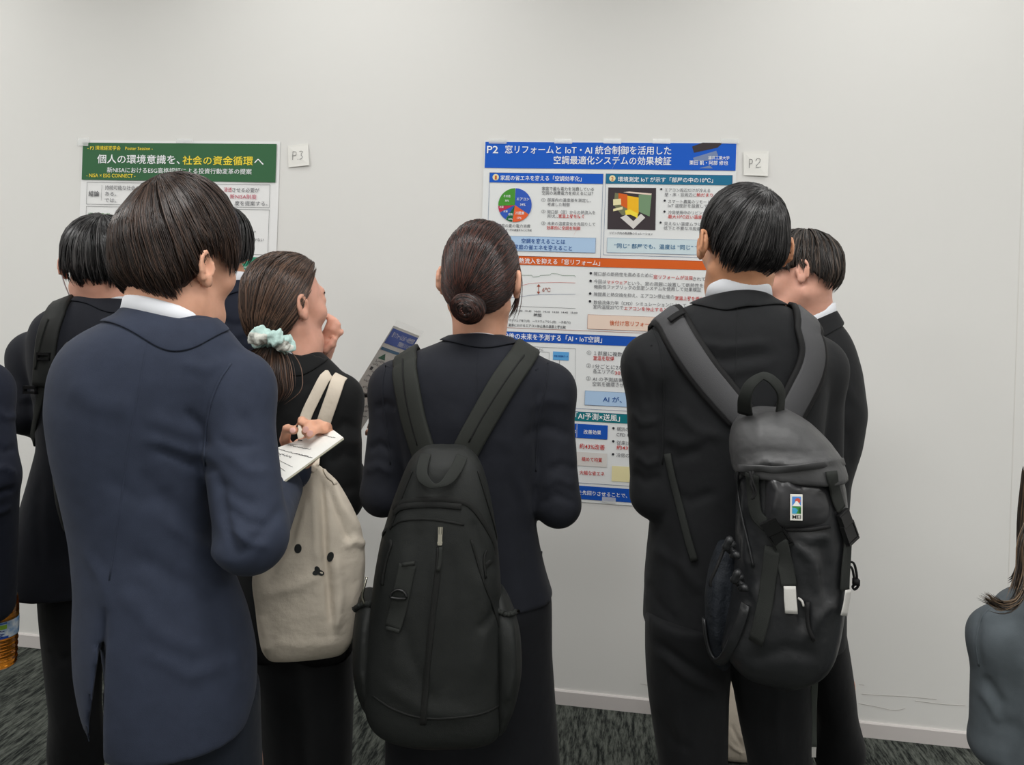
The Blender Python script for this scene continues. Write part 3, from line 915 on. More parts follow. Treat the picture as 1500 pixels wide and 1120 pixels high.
# orange section
T.frame('section_frame', c['brown'], 714, 374.6, 1070, 480.3, xr=756)
T.rect('section_header', c['orange'], 714, 374.6, 1070, 387.4, xr=756)
T.text('header_text', c['white'], '3　外からの熱流入を抑える「窓リフォーム」', 716, 384.9, 879, 8.6, .012, xr=757)
T.line('graph_line', c['forest'], [(740, 404), (763, 403), (779, 403), (781, 405.7), (790, 404.7), (792, 403.2), (806, 402.6), (808, 400.4), (817, 401), (824, 403.4), (842, 403.6), (843, 406)])
T.line('graph_line', c['red'], [(740, 424), (765, 418), (775, 415.3), (790, 414), (820, 413.4), (843, 414.2)], w=.001)
T.line('graph_line', c['line'], [(740, 436.5), (766, 434.3), (775, 432.2), (800, 430.9), (843, 430.8)], w=.001)
T.line('graph_line', c['black'], [(740, 447.5), (763, 448.5), (843, 451.6)], w=.0009)
T.line('graph_arrow', c['brown'], [(789.2, 418), (789, 428.5)], w=.0022)
T.poly('graph_arrow', c['brown'], [(789.2, 415.8), (786.6, 419.6), (791.8, 419.6)]); T.poly('graph_arrow', c['brown'], [(786.6, 427), (789, 431), (791.6, 427)])
T.text('chart_text', c['brown'], '6℃', 794.5, 427, 806.5, 8, .015)
T.text('chart_text', c['grey'], '13:30  13:45  14:00  14:15  14:30  14:45  15:00', 756, 456, 846, 3.8, .01)
T.text('chart_text', c['black'], '時間', 782, 463, 793, 5.2, .01)
T.text('chart_text', c['grey'], '―マドウェア有り(内)　―マドウェアなし(内)　―外気(℃)', 742, 470, 836, 4.2, .01)
T.text('caption', c['black'], '夏季におけるエアコン停止後の温度上昇比較', 745, 477.3, 829, 4.6, .01)
for y_, x_ in ((400, 865.5), (411.3, 865.2), (429.8, 864.6), (441, 864.3)): T.disc('bullet', c['black'], x_, y_, 1.9)
for t, a, b, e, k in (('開口部の断熱性を高めるために', 870, 403, 956.5, 'grey'), ('窓リフォームが注目', 957, 407.7, 1014, 'red'), ('されている', 1014.5, 410.6, 1046, 'grey'),
     ('今回は', 870, 414.3, 888, 'grey'), ('マドウェア', 889, 415.4, 918.5, 'red'), ('という、窓の周囲に設置して断熱性を高める', 919.5, 417, 1050, 'grey'),
     ('機能性ファブリックの気密システムを使用して効果検証', 870, 421.8, 1027, 'grey'),
     ('隙間風と熱交換を抑え、エアコン停止後の', 870, 433, 987.5, 'grey'), ('室温上昇を緩やかに', 988.5, 438.6, 1042, 'red'),
     ('数値流体力学（CFD）シミュレーションによって、', 869.5, 444.8, 1008, 'grey'), ('室内温度25℃で', 869, 451.3, 913, 'grey'), ('エアコンを停止すると…', 914, 453.7, 984, 'red')):
    T.text('body_text', c[k], t, a, b, e, 6.3, .014 if k == 'red' else 0)
T.rect('message_box', c['peach'], 861, 460.3, 1050, 481.5)
T.frame('message_frame', c['brown'], 861, 460.3, 1050, 481.5, t=.0008)
T.text('message_text', c['oranget'], '後付け窓リフォームで', 893, 475.6, 966, 8, .012)
# blue section
T.frame('section_frame', c['line'], 712, 484.7, 1068, 592, xr=736)
T.rect('section_header', c['blue2'], 712, 484.7, 1068, 498.8, xr=736)
T.text('header_text', c['white'], '30分後の未来を予測する「AI・IoT空調」', 729, 494.9, 882, 9.6, .012, xr=735)
T.line('diagram', c['grey'], [(750, 505.8), (843.5, 510.6), (841.7, 588.5), (750, 584)]); T.line('diagram', c['grey'], [(760, 512.5), (804.6, 515.6), (803.6, 560)])
T.rect('diagram_box', c['sky'], 810.4, 514.3, 833.6, 526.6)
T.text('diagram_text', c['navy'], '気象予測情報データ', 812, 522.2, 832, 3.2, .01)
T.text('diagram_text', c['grey'], '総合制御システム', 767, 512, 796, 4, .01); T.text('diagram_text', c['grey'], '循環', 820, 541.5, 827, 3.8, .01)
T.line('diagram', c['grey'], [(820, 526.5), (819.5, 533)])
for t, a, b, e, k in (('①', 859.5, 518.6, 866, 'grey'), ('１部屋に複数設置した', 870, 519.4, 940, 'grey'), ('室温を取得', 869, 526.4, 899.5, 'red'), ('②', 859, 537.3, 865.5, 'grey'), ('1分ごとに2か月分の', 868.5, 538.6, 936, 'grey'),
     ('各エリアの', 868.5, 545.6, 900, 'grey'), ('30分後', 900.5, 548, 926, 'red'), ('③', 858.6, 556, 865, 'grey'), ('AI の予測結果から', 868, 557, 926, 'grey'), ('空気を循環させて', 868, 564, 920, 'grey')):
    T.text('body_text', c[k], t, a, b, e, 7, .014 if k == 'red' else 0)
T.rect('message_box', c['lblue'], 857, 571.5, 1050, 592.5)
T.frame('message_frame', c['line'], 857, 571.5, 1050, 592.5, t=.0008)
T.text('message_text', c['navy'], 'AI が、', 883, 587.5, 911, 9.5, .012)
# teal section
T.frame('section_frame', c['line'], 708, 601.8, 1062, 706, xr=841)
T.rect('section_header', c['teal2'], 708, 601.8, 1062, 615.4, xr=841)
T.text('header_text', c['white'], '「AI予測×送風」', 843, 612.2, 908, 10.5, .016)
T.rect('table_header', c['blue2'], 800, 620, 890.5, 640.5, xr=845)
T.line('table_header', c['white'], [(845.3, 620.5), (845, 640)], w=.0012)
T.text('table_text', c['white'], '率', 839, 634, 844, 6.5, .015); T.text('table_text', c['white'], '改善効果', 855, 634.2, 880.5, 6.8, .015)
T.rect('table_row', c['lgrey'], 800, 661, 889.5, 681, xr=845)
T.text('table_text', c['red'], '約43%改善', 849, 655.6, 886, 8.4, .014); T.text('table_text', c['red'], '極めて均質', 852, 674, 882, 6.8, .014); T.text('table_text', c['red'], '大幅な省エネ', 849, 693.6, 885.5, 6.8, .014)
for y_, x_ in ((626.5, 898.6), (645.6, 898.3), (664.5, 898)): T.disc('bullet', c['black'], x_, y_, 1.8)
for t, a, b, e, k in (('横浜の住宅で', 903.5, 630, 940, 'grey'), ('CFD 検証', 903, 638, 932, 'grey'), ('従来比で', 903, 650, 930, 'grey'), ('約43%', 903, 657, 926, 'red'), ('冷房の負荷', 903, 668, 935, 'grey')):
    T.text('body_text', c[k], t, a, b, e, 6.8, .014 if k == 'red' else 0)
T.rect('message_box', c['cream'], 896.5, 681.5, 1040, 704)
T.rect('footer_banner', c['blue2'], 709, 710.8, 1060, 730.4, xr=854)
T.text('footer_text', c['white'], '風を先回りさせることで、快適性と省エネを', 839, 723.4, 980, 7, .012, xr=856)
T.finish()
sleeve_m = mat('clear_sleeve', (250, 250, 250), rough=.35, spec=.3, alpha=.10)
tape_m = mat('clear_tape', (244, 246, 246), rough=.12, spec=.6, alpha=.35)
def tape(name, root, pts, off=.0072):
    V = [W(x, y, off) for x, y in pts]; V += [v + np.array([0, .0004, 0]) for v in V]
    mesh_obj(name, V, [(0, 1, 2, 3), (7, 6, 5, 4), (0, 4, 5, 1), (1, 5, 6, 2), (2, 6, 7, 3), (3, 7, 4, 0)], tape_m, root, smooth=False)
for a in (716, 812, 884, 956, 1056):
    tape('tape', pr, [(a, 203), (a + 26, 203.5), (a + 26, 210.5), (a, 210)])
tape('tape', pr, [(772, 704), (790, 705), (789, 728), (772, 727)]); tape('tape', pr, [(882, 727), (902, 729), (902, 737), (882, 735)])

# poster at left (P3)
pl = empty('poster', (W(265, 500)[0], WALL_Y, .9), 'poster with dark green banner and yellow lettering, taped to the wall', 'poster')
x0, x1, zt = W(121, 206)[0], W(411, 209)[0], W(122, 205.5)[2]
sheet_obj(pl, 'sheet', x0, x1, zt, zt - 1.414 * (x1 - x0), mat('poster_paper_white', (238, 238, 238), rough=.5, spec=.3), seed=8, curl=.003)
T = Poster(pl, base=.006)
T.rect('title_banner', c['forest'], 123, 209.2, 406.5, 263.3)
T.text('title_text', c['gold'], '- P3 環境経営学会　Poster Session -', 130, 219.6, 225.5, 6.8, .006)
T.text('title_text', c['white'], '個人の環境意識を、', 144, 238.4, 265, 14, .018)
T.text('title_text', c['gold'], '社会の資金循環', 269, 240.4, 372, 14, .022)
T.text('title_text', c['white'], 'へ', 373.5, 242, 387.5, 14, .018)
T.text('title_text', c['white'], '新NISAにおけるESG高格認証による投資行動変革の提案', 158.5, 252.4, 370, 8.6, .004)
T.text('title_text', c['gold'], '- NISA × ESG CONNECT -', 128.5, 259.6, 200, 7.4, .006)
T.frame('section_frame', c['black'], 129, 266.8, 397, 299.3)
T.text('heading', c['black'], '結論', 131.5, 287, 147, 8.6, .012)
T.line('section_frame', c['black'], [(151, 271.5), (150, 294)], w=.001)
for t, a, b, e, k in (('持続可能な社会の実現に', 155.5, 277.6, 225, 'grey'), ('ある。', 155.5, 286.6, 172, 'grey'), ('では、', 155, 296, 172, 'grey'), ('浸透', 329, 280.6, 341, 'crimson'), ('させる必要が', 341.5, 281, 381, 'grey'),
     ('新NISA制度', 338, 290.6, 377, 'crimson'), ('度を提案する。', 345, 300.4, 393, 'grey')):
    T.text('body_text', c[k], t, a, b, e, 7.2)
T.frame('section_frame', c['black'], 128, 302, 396, 366)
T.text('heading', c['forest'], '課題', 130.5, 318.8, 146, 8.8, .012); T.text('heading', c['pgreen'], '意識', 148, 319, 163, 8.4, .01)
for t, a, b, e, s_ in (('バックエンド 2020', 350, 340, 376, 3.6), ('むづつかない', 358, 352.6, 387.5, 5.2), ('ーム', 360, 363, 366, 4)):
    T.text('body_text', c['black'], t, a, b, e, s_)
T.rect('picture_strip', c['lgrey'], 356, 370, 369, 373)
T.rect('section_banner', c['mint'], 126, 369.5, 391, 400)
T.text('banner_text', c['white'], '（Questionnaire Survey）', 355, 392, 388, 3.8); T.text('banner_text', c['white'], 'ビリティ：調査', 350, 398.5, 382, 5, .01)
T.disc('badge', c['sun'], 307, 449, 14)
T.rect('message_box', c['white'], 285, 449, 330, 520, lay=5)
T.text('body_text', c['black'], '経', 300, 446, 305, 5, .01, lay=6); T.text('body_text', c['grey'], '経営の視点で', 291, 461, 320, 5, lay=6); T.text('body_text', c['grey'], '（SDGs）', 290, 467, 318, 4.4, lay=6)
T.frame('message_frame', c['grey'], 286, 455, 330, 500, t=.0008, lay=6)
T.finish()
tape('tape', pl, [(258, 203), (282, 203.5), (282, 210), (258, 209.5)], off=.010); tape('tape', pl, [(114, 202), (130, 202), (129, 214), (113, 213)], off=.010)

# two handwritten number slips
def slip(pts, strokes, label, off=.004):
    V = [W(x, y, off + o) for (x, y), o in zip(pts, (.002, .0, .006, .001))]
    V += [v + np.array([0, .0006, 0]) for v in V]
    o = mesh_obj('number_slip', V, [(0, 1, 2, 3)[::-1], (4, 5, 6, 7), (0, 1, 5, 4), (1, 2, 6, 5), (2, 3, 7, 6), (3, 0, 4, 7)], PAPER, None, smooth=False, label=label, cat='paper slip')
    g = Geo()
    for st in strokes:
        q = curve_pts([W(x, y, off + .0045) for x, y in st], 8); g.ribbon(q, [(0, -1, 0)] * 8, .0016, .0003)
    g.obj('pencil_lettering', INK, o)
slip([(421.5, 213.2), (451, 209.5), (453, 241.7), (422.5, 245)], [[(429, 222), (428.5, 234)], [(429, 222), (433.5, 222.5), (433.5, 227), (429, 228)], [(436, 233), (436.6, 233.4)], [(438.5, 221.5), (443.5, 221.5), (440.5, 226.5), (443.5, 230), (439, 233.5)]],
     'small white paper slip with pencilled P.3 taped beside the green poster')
slip([(1089, 221.9), (1126, 221.3), (1125, 257.7), (1089.4, 256.5)], [[(1098, 233), (1097.5, 246)], [(1098, 233), (1102, 234), (1101.5, 239), (1098, 240)], [(1107, 235.5), (1110, 231.5), (1113.5, 233), (1112.5, 238), (1106, 245), (1115, 244.5)]],
     'small white paper slip with pencilled P2 taped beside the blue poster')
# ------------------------------------------------------------------ the nine people
NAVY = suit('navy_suit', (43, 49, 64)); NAVY_D = suit('dark_navy_suit', (30, 34, 47)); CHAR = suit('charcoal_suit', (25, 26, 28)); CHAR2 = suit('black_navy_suit', (27, 29, 36))
BLK = suit('black_trousers', (17, 18, 20)); GREYJ = suit('grey_jacket', (88, 95, 100)); BLKJ = suit('black_jacket', (22, 23, 24)); NAVY_T = suit('navy_trousers', (24, 29, 38))
EYEW = mat('eye_white', (226, 222, 216), rough=.2, spec=.5); IRIS = mat('iris_dark', (34, 24, 20), rough=.15, spec=.6); BROW = mat('brow_hair', (34, 28, 26), rough=.6); LIP = mat('lip', (186, 108, 100), rough=.45)

def face_parts(root, H):
    for sx in (-1, 1):
        g = Geo(); c0 = H(sx * .032, .0815, .008); n = 12; V = []
        for j in range(7):
            t = math.pi * .5 * j / 6
            for i in range(n):
                q = 2 * math.pi * i / n
                V.append(c0 + .0118 * H.s * (math.cos(t) * H.f + math.sin(t) * (math.cos(q) * H.r + math.sin(q) * H.u * .62)))
        F = [(j * n + i, (j + 1) * n + i, (j + 1) * n + (i + 1) % n, j * n + (i + 1) % n) for j in range(6) for i in range(n)]
        g.add(V, F[:n * 3], 1); g.add(V, F[n * 3:], 0)
        g.obj('eye', [EYEW, IRIS], root, smooth=True)
        g = Geo(); g.tube([H(sx * .016, .090, .026), H(sx * .032, .089, .030), H(sx * .046, .080, .027)], [.002, .0034, .0015], n=6)
        g.obj('eyebrow', BROW, root, smooth=True)
    g = Geo(); g.tube([H(-.022, .089, -.061), H(-.010, .0955, -.0605), H(0, .0965, -.0615), H(.010, .0955, -.0605), H(.022, .089, -.061)], [.001, .004, .0045, .004, .001], n=6)
    g.obj('lips', LIP, root, smooth=True)

def legs_to_floor(fd, rows, d, ankle, a=.062, k=.03, b_end=.075):
    R = []
    th = math.atan((sum(r[1] + r[2] for r in rows) / 2 / len(rows) - CX) / F_PX); ct = math.cos(th)
    for r in rows:
        py, xl, xr, b = r; p = P((xl + xr) / 2, py, d); L = d / ct
        R.append((p[2], p[0], p[1], (xr - xl) / 2 / F_PX * ct * ct * math.sqrt(L * L - b * b) * 1.0, b, 2.2))
    R.append((.30, ankle[0], ankle[1], a * 1.08, b_end * 1.1, 2.2)); R.append((.035, ankle[0], ankle[1], a, b_end, 2.2))
    fd.loft(smooth_rows(R, sig=.02), k=k, ax=(math.cos(th) * RIGHT0 - math.sin(th) * FWD, math.cos(th) * FWD + math.sin(th) * RIGHT0))

def field_for(rows, d, extra=(), h=.006, zlo=None, m=.12):
    pts = [P(x, r[0], d) for r in rows for x in (r[1], r[2])] + [np.asarray(e) for e in extra]
    pts = np.array(pts); lo = pts.min(0) - m; hi = pts.max(0) + m
    lo[:2] -= .08; hi[:2] += .08
    if zlo is not None: lo[2] = zlo
    return Field(lo, hi, h)

def jacket(root, name, rows, d, arms, m, radii=((.062, .052, .040),) * 2, folds=(), seed=1, amp=.0022, n=2.4, wedge=None, h=.006, kk=.012):
    ex = [q for a in arms for q in a]
    fd = field_for(rows, d, ex, h, m=.08)
    fd.loft(rows_px(rows, d, n), k=0)
    for a, r in zip(arms, radii):
        # round shoulder then sleeve
        fd.capsule(a[0], a[1], r[0], r[1], k=kk); fd.capsule(a[1], a[2], r[1], r[2], k=.012)
        top = P(*proj_mid(a[0], rows, d)); fd.capsule(top, a[0], r[0] * .75, r[0] * .98, k=.04)
    if wedge is not None:
        pts, depth = wedge        # vent: thin wedge opened between two hem pixels
        X, Y, Z = fd.grid((slice(None),) * 3)
        rel = [X - CAM[0], Y - CAM[1], Z - CAM[2]]
        dd = rel[0] * FWD[0] + rel[1] * FWD[1]
        px = CX + F_PX * (rel[0] * RC[0] + rel[1] * RC[1] + rel[2] * RC[2]) / dd
        py = CY - F_PX * (rel[0] * UC[0] + rel[1] * UC[1] + rel[2] * UC[2]) / dd
        (ax, ay), (bx, by), (cx_, cy_) = pts
        t = np.clip((py - ay) / (by - ay), 0, 1); xl = ax + (bx - ax) * t; xr = ax + (cx_ - ax) * t
        f = (np.abs(px - (xl + xr) / 2) - (xr - xl) / 2) / F_PX * d
        f = np.maximum(f, (ay - py) / F_PX * d); f = np.maximum(f, (dd - (d - depth)))
        fd.F = np.maximum(fd.F, -f).astype(np.float32)
    return cloth_mesh(name, fd, m, root, seed=seed, amp=amp, folds=folds)

def proj_mid(sh, rows, d):
    """a pixel on the shoulder line between neck and shoulder joint"""
    px, py = proj(np.array([sh])); px, py = float(px[0]), float(py[0])
    top = rows[0]; cx0 = (top[1] + top[2]) / 2
    return (px + (cx0 - px) * .55, py + (top[0] - py) * .30 + 8, depth_of(sh) * .5 + d * .5)

def cuff(root, elbow, wrist, r=.031, m=None, l=.02):
    d = nrm(wrist - elbow); g = Geo(); g.tube([wrist - d * .03, wrist + d * l], [r, r * .98], n=16)
    return g.obj('shirt_cuff', m or SHIRT, root, smooth=True)

def std_legs(x, y, s=1.0, hz=.90, w=.085, fd=None):
    f = FWD if fd is None else fd
    out = []
    for sx in (-1, 1):
        c0 = np.array([x, y, 0]) + RIGHT0 * sx * w * s
        out.append((c0 + UP0 * hz * s, c0 + UP0 * .48 * s, c0 + UP0 * .09, c0 + UP0 * .09 + f * .1))
    return out

# ---------------------------------------------------------------- front man in the navy suit
def front_man():
    d = 1.18; base = P(250, 900, d)
    root = person('man with brown bowl-cut hair in navy suit holding a notebook', base_of(base))
    H = Frame(P(260, 383, 1.20), head_axes(24, 4, 2), .96)
    nb = P(246, 468, 1.19)
    aR = [P(343, 572, 1.19), P(368, 786, 1.11), P(410, 716, 1.30)]
    aL = [P(140, 572, 1.26), P(225, 742, 1.40), P(428, 690, 1.40)]
    hips = P(255, 920, 1.2)
    legs = [(P(215, 985, 1.22), P(215, 1120, 1.22) * [1, 1, 0] + UP0 * .47, P(215, 1120, 1.22) * [1, 1, 0] + UP0 * .09), (P(320, 985, 1.24), P(330, 1120, 1.24) * [1, 1, 0] + UP0 * .47, P(330, 1120, 1.24) * [1, 1, 0] + UP0 * .09)]
    def hands(fd):
        w_ = aL[2]; K = [P(438, 650, 1.375), P(455, 640, 1.375), P(470, 637, 1.375), P(484, 642, 1.375)]
        for q in K: fd.capsule(w_, q, .018, .0105, k=.008)
        for pts, r in (([(428, 668, 1.385), (417, 644, 1.365), (421, 628, 1.345), (431, 630, 1.325)], (.0115, .0098, .0090, .0080)),
                       ([(455, 640, 1.375), (446, 619, 1.355), (442, 615, 1.335), (441, 619, 1.322)], (.0095, .0084, .0076, .0070)),
                       ([(470, 637, 1.375), (467, 621, 1.352), (454, 621, 1.325), (446.5, 632, 1.312)], (.0098, .0088, .0082, .0074)),
                       ([(478, 640, 1.375), (474, 627, 1.350), (461, 629, 1.322), (452.5, 637.5, 1.308)], (.0098, .0088, .0082, .0074)),
                       ([(486, 644, 1.375), (480, 624, 1.360), (476, 623, 1.348), (477, 630, 1.342)], (.0086, .0076, .0070, .0064))):
            chain_sdf(fd, [P(*p) for p in pts], r, k=.003)
        hand_sdf(fd, aR[2], -RIGHT0 * .7 + FWD * .6 + UP0 * .1, -UP0, FWD, .95, curl=(.6, .7, .5))
    z1 = P(445, 690, 1.36)[2]; z2 = P(445, 600, 1.33)[2]
    body_mesh(root, H, nb, [(P(235, 560, 1.2), .085), (P(225, 760, 1.2), .08), (hips, .06)], [aR, aL], legs, SKIN, .056, hands, fine=[(z1, z2)])
    for (x0, y0, x1, y1, dd) in ((449.5, 626, 446, 632, 1.305), (456, 632, 452, 637.5, 1.301), (426, 629.5, 431.5, 630.5, 1.318)):
        a_, b_ = P(x0, y0, dd - .004), P(x1, y1, dd - .004); ax_ = nrm(b_ - a_); n_ = nrm(CAM - a_); n_ = nrm(n_ - ax_ * np.dot(n_, ax_)); r_ = np.cross(ax_, n_)
        V = []; c_ = (a_ + b_) / 2; hl = np.linalg.norm(b_ - a_) / 2 + .002
        for q in np.linspace(0, 6.283, 16, endpoint=False): V.append(c_ + ax_ * hl * math.cos(q) + r_ * .0050 * math.sin(q) - n_ * .0012 * math.sin(q) ** 2)
        V.append(c_ + n_ * .0012)
        mesh_obj('nail', V, [(i, (i + 1) % 16, 16) for i in range(16)], NAIL, root)
    face_parts(root, H)
    rows = [(452, 205, 292, .045), (462, 178, 315, .062), (478, 140, 338, .080), (495, 108, 352, .095), (518, 88, 362, .105), (550, 76, 362, .115), (600, 71, 345, .12), (660, 79, 330, .12), (720, 93, 320, .118),
            (780, 106, 325, .115), (850, 113, 350, .12), (905, 111, 372, .125), (960, 113, 384, .128), (1010, 122, 384, .13), (1052, 137, 372, .13)]
    folds = [([(352, 600), (372, 640), (385, 690)], 9, -.004), ([(330, 740), (360, 765), (395, 770)], 6, -.004), ([(335, 770), (365, 795), (395, 800)], 6, .004), ([(318, 640), (340, 655), (380, 650)], 7, -.004), ([(150, 700), (200, 730), (260, 735)], 14, -.003), ([(240, 760), (290, 800), (350, 830)], 10, .004), ([(120, 800), (150, 850), (160, 900)], 9, .003), ([(270, 600), (296, 625), (302, 660)], 7, -.005), ([(265, 530), (300, 540), (330, 530)], 9, .003), ([(205, 950), (280, 990), (360, 960)], 12, .003), ([(205, 640), (270, 660), (318, 668)], 9, .004), ([(225, 655), (280, 678), (320, 690)], 7, -.006), ([(200, 690), (260, 745), (330, 800)], 16, -.004), ([(215, 610), (265, 630), (300, 640)], 12, .003),
             ([(190, 810), (260, 850), (340, 885)], 14, -.004), ([(175, 860), (235, 930), (300, 955)], 15, .004), ([(320, 700), (350, 730), (380, 740)], 9, -.004), ([(330, 660), (365, 690), (392, 690)], 9, .004),
             ([(345, 820), (385, 780), (415, 740)], 8, -.004), ([(330, 900), (345, 950), (350, 1010)], 10, .003), ([(100, 560), (140, 590), (200, 600)], 18, .003), ([(318, 690), (330, 760), (350, 820)], 7, -.007)]
    j = jacket(root, 'jacket', rows, d, [aR, aL], NAVY, radii=((.058, .053, .040), (.056, .048, .038)), folds=folds, seed=4, amp=.0018,
               wedge=(((158, 862), (131, 1056), (151, 1056)), -.03))
    S_ = Surf([j])
    seam(j, S_, [(338, 532), (320, 560), (306, 600), (300, 650), (300, 690)], NAVY, w=.004, th=.0022)
    seam(j, S_, [(218, 478), (205, 560), (190, 640), (176, 740), (160, 850)], NAVY, w=.0025, th=.0009)
    collar_strip(j, 'collar', S_, P(246, 455, 1.185), nrm(FWD + RIGHT0 * .75), NAVY, 2.35, .066, .008, [(.005, .008), (.012, .016), (.020, .025), (.028, .034)], drop=.022)
    shirt_collar(root, P(246, 455, 1.185), nrm(FWD + RIGHT0 * .75), .060, .0, .026, drop=.020)
    cuff(root, aL[1], aL[2]); cuff(root, aR[1], aR[2])
    fd = Field(np.array([P(120, 1000, 1.2)[0] - .1, 0.9, .0]), np.array([P(390, 1000, 1.2)[0] + .1, 1.45, P(250, 990, 1.2)[2]]), .007)
    la, ra = P(215, 1120, 1.22), P(330, 1120, 1.24)
    legs_to_floor(fd, [(1000, 150, 275, .11), (1060, 158, 262, .10), (1120, 168, 262, .095)], 1.22, la, .085)
    legs_to_floor(fd, [(1000, 240, 382, .11), (1060, 250, 384, .10), (1120, 262, 386, .095)], 1.22, ra, .085)
    cloth_mesh('trousers', fd, NAVY_T, root, seed=9, amp=.003)
    for a in (la, ra): shoe(root, a, nrm(FWD + RIGHT0 * .4))
    hshape = dict(r=(.084, .098, .104, .150, .098), n=2.2, bumps=[(0, -.72, -.70, -.020, .10), (1, .1, -.5, -.004, .05)])
    line = [(0, -54), (32, -50), (54, -38), (72, -8), (84, 12), (98, 12), (110, -4), (128, -8), (145, 0), (180, 4)]
    make_hair(root, H, hshape, line, (-.10, -.30, .95), ('deepbrown', (36, 27, 24)), (66, 50, 42), n=4600, seed=3, stick=.005, start=(.0, .62), swirl=.30, wid=.00075, tip_in=.02, rough=.34)
    return root, j, S_

# ---------------------------------------------------------------- woman with the bun
def bun_woman():
    d = 1.5
    root = person('woman with hair in a low bun, dark suit and skirt, wearing a black backpack', base_of(P(695, 900, d)))
    H = Frame(P(704, 408, 1.5), head_axes(7, 2, 1), .93)
    nb = P(702, 488, 1.51)
    aL = [P(582, 570, 1.5), P(562, 722, 1.48), P(585, 672, 1.69)]; aR = [P(803, 572, 1.5), P(817, 738, 1.47), P(770, 700, 1.70)]
    hx = P(690, 850, 1.5); legs = std_legs(hx[0], hx[1], .95, hz=.88)
    def hands(fd):
        hand_sdf(fd, aL[2], UP0 * .7 - RIGHT0 * .5 + FWD * .3, RIGHT0 * -.4 + UP0 * -.2 + FWD * .6, RIGHT0, .85, curl=(.4, .6, .6))
        hand_sdf(fd, aR[2], FWD * .5 - RIGHT0 * .8, FWD, UP0, .85, curl=(.6, .7, .6))
    body_mesh(root, H, nb, [(P(692, 580, 1.5), .075), (P(692, 740, 1.5), .07), (P(692, 850, 1.5), .08)], [aL, aR], legs, SKIN, .043, hands, fine=[(P(585, 672, 1.69)[2] - .05, P(585, 672, 1.69)[2] + .17)], ear_out=.002)
    face_parts(root, H)
    rows = [(486, 672, 736, .045), (498, 655, 752, .058), (510, 625, 778, .072), (522, 596, 798, .085), (540, 575, 812, .098), (565, 566, 816, .105), (605, 572, 810, .108), (650, 582, 800, .105), (700, 592, 790, .102), (760, 598, 784, .10),
            (800, 592, 791, .105), (840, 580, 803, .112), (868, 573, 812, .118)]
    folds = [([(770, 600), (800, 585), (835, 590)], 8, .003), ([(765, 640), (800, 625), (842, 640)], 8, -.004), ([(790, 560), (784, 620), (788, 690)], 5, -.004), ([(800, 690), (825, 680), (848, 690)], 6, -.004),
             ([(795, 715), (815, 700), (845, 712)], 6, .004), ([(790, 740), (815, 725), (848, 738)], 5, -.004), ([(548, 600), (565, 590), (580, 600)], 6, -.004), ([(540, 660), (555, 650), (575, 662)], 6, -.005), ([(535, 690), (555, 682), (575, 694)], 6, .004),
             ([(760, 700), (778, 760), (800, 830)], 8, .003), ([(745, 690), (760, 770), (775, 850)], 10, -.003), ([(650, 600), (690, 640), (760, 650)], 14, .002)]
    j = jacket(root, 'jacket', rows, d, [aL, aR], CHAR2, radii=((.050, .045, .034),) * 2, folds=folds, seed=7, amp=.0018)
    S_ = Surf([j])
    seam(j, S_, [(700, 505), (699, 560), (698, 620), (697, 670)], CHAR2, w=.0025, th=.0008)
    seam(j, S_, [(803, 526), (800, 560), (790, 610), (786, 660), (785, 690)], CHAR2, w=.0035, th=.0018)
    seam(j, S_, [(566, 530), (560, 570), (566, 630), (572, 680)], CHAR2, w=.0035, th=.0018)
    collar_strip(j, 'collar', S_, P(703, 487, 1.505), FWD, CHAR2, 2.4, .054, .004, [(.004, .006), (.009, .013), (.014, .021), (.019, .028)], drop=.020)
    shirt_collar(root, P(703, 487, 1.505), FWD, .049, -.012, .003, drop=.018)
    cuff(root, aL[1], aL[2], .027); cuff(root, aR[1], aR[2], .027)
    fd = Field(np.array([-.62, 1.2, .40]), np.array([.25, 1.9, P(690, 800, 1.5)[2]]), .007)
    rs = [(820, 590, 795, .10), (868, 577, 808, .115), (950, 569, 808, .12), (1040, 566, 815, .12), (1120, 565, 822, .118), (1200, 565, 826, .115)]
    fd.loft(rows_px(rs, 1.5, 2.3), k=0)
    cloth_mesh('skirt', fd, suit('black_skirt', (19, 20, 24)), root, seed=11, amp=.003)
    for l in legs: shoe(root, l[2], FWD, .9)
    hshape = dict(r=(.079, .108, .112, .126, .088), n=2.3, bumps=[(-.15, -.8, -.55, .004, .08)])
    line = [(0, -52), (35, -46), (60, -32), (76, -6), (88, 8), (100, 14), (118, 2), (135, 20), (180, 34)]
    make_hair(root, H, hshape, line, (-.22, -.80, -.52), ('auburn', (34, 25, 24)), (78, 47, 39), n=3600, seed=5, stick=.0018, start=(.04, .10), end=(.9, 1.0), jit=.02, wid=.0007, wav=.5, rough=.34)
    # bun: coiled locks around an axis pointing out of the head
    cb = P(687, 450, 1.405); ax = nrm(np.array([-.15, -1, -.25])); u = nrm(np.cross(ax, UP0)); v = np.cross(u, ax)
    rs_ = np.random.RandomState(2); paths = []
    for i in range(330):
        rr = .005 + .029 * rs_.rand() ** .6; t0 = rs_.rand() * 6.28; ln = 2.2 + rs_.rand() * 2.2; q = []
        for k in range(12):
            t = t0 + ln * k / 11; r_ = rr * (1 + .05 * math.sin(t * 2)); hgt = .024 * math.sqrt(max(0, 1 - (rr / .037) ** 2))
            q.append(cb + u * r_ * math.cos(t) * .98 + v * r_ * math.sin(t) * .86 + ax * (hgt + .002 * math.sin(t * 3 + i)))
        paths.append(np.array(q))
    fd = Field(cb - .05, cb + .05, .004); fd.ellipsoid(cb, (ax, u, v), (.026, .034, .029), k=0)
    V, Q = fd.mesh(); bun = mesh_obj('hair_bun', V, Q, bpy.data.materials['hair_auburn'], root)
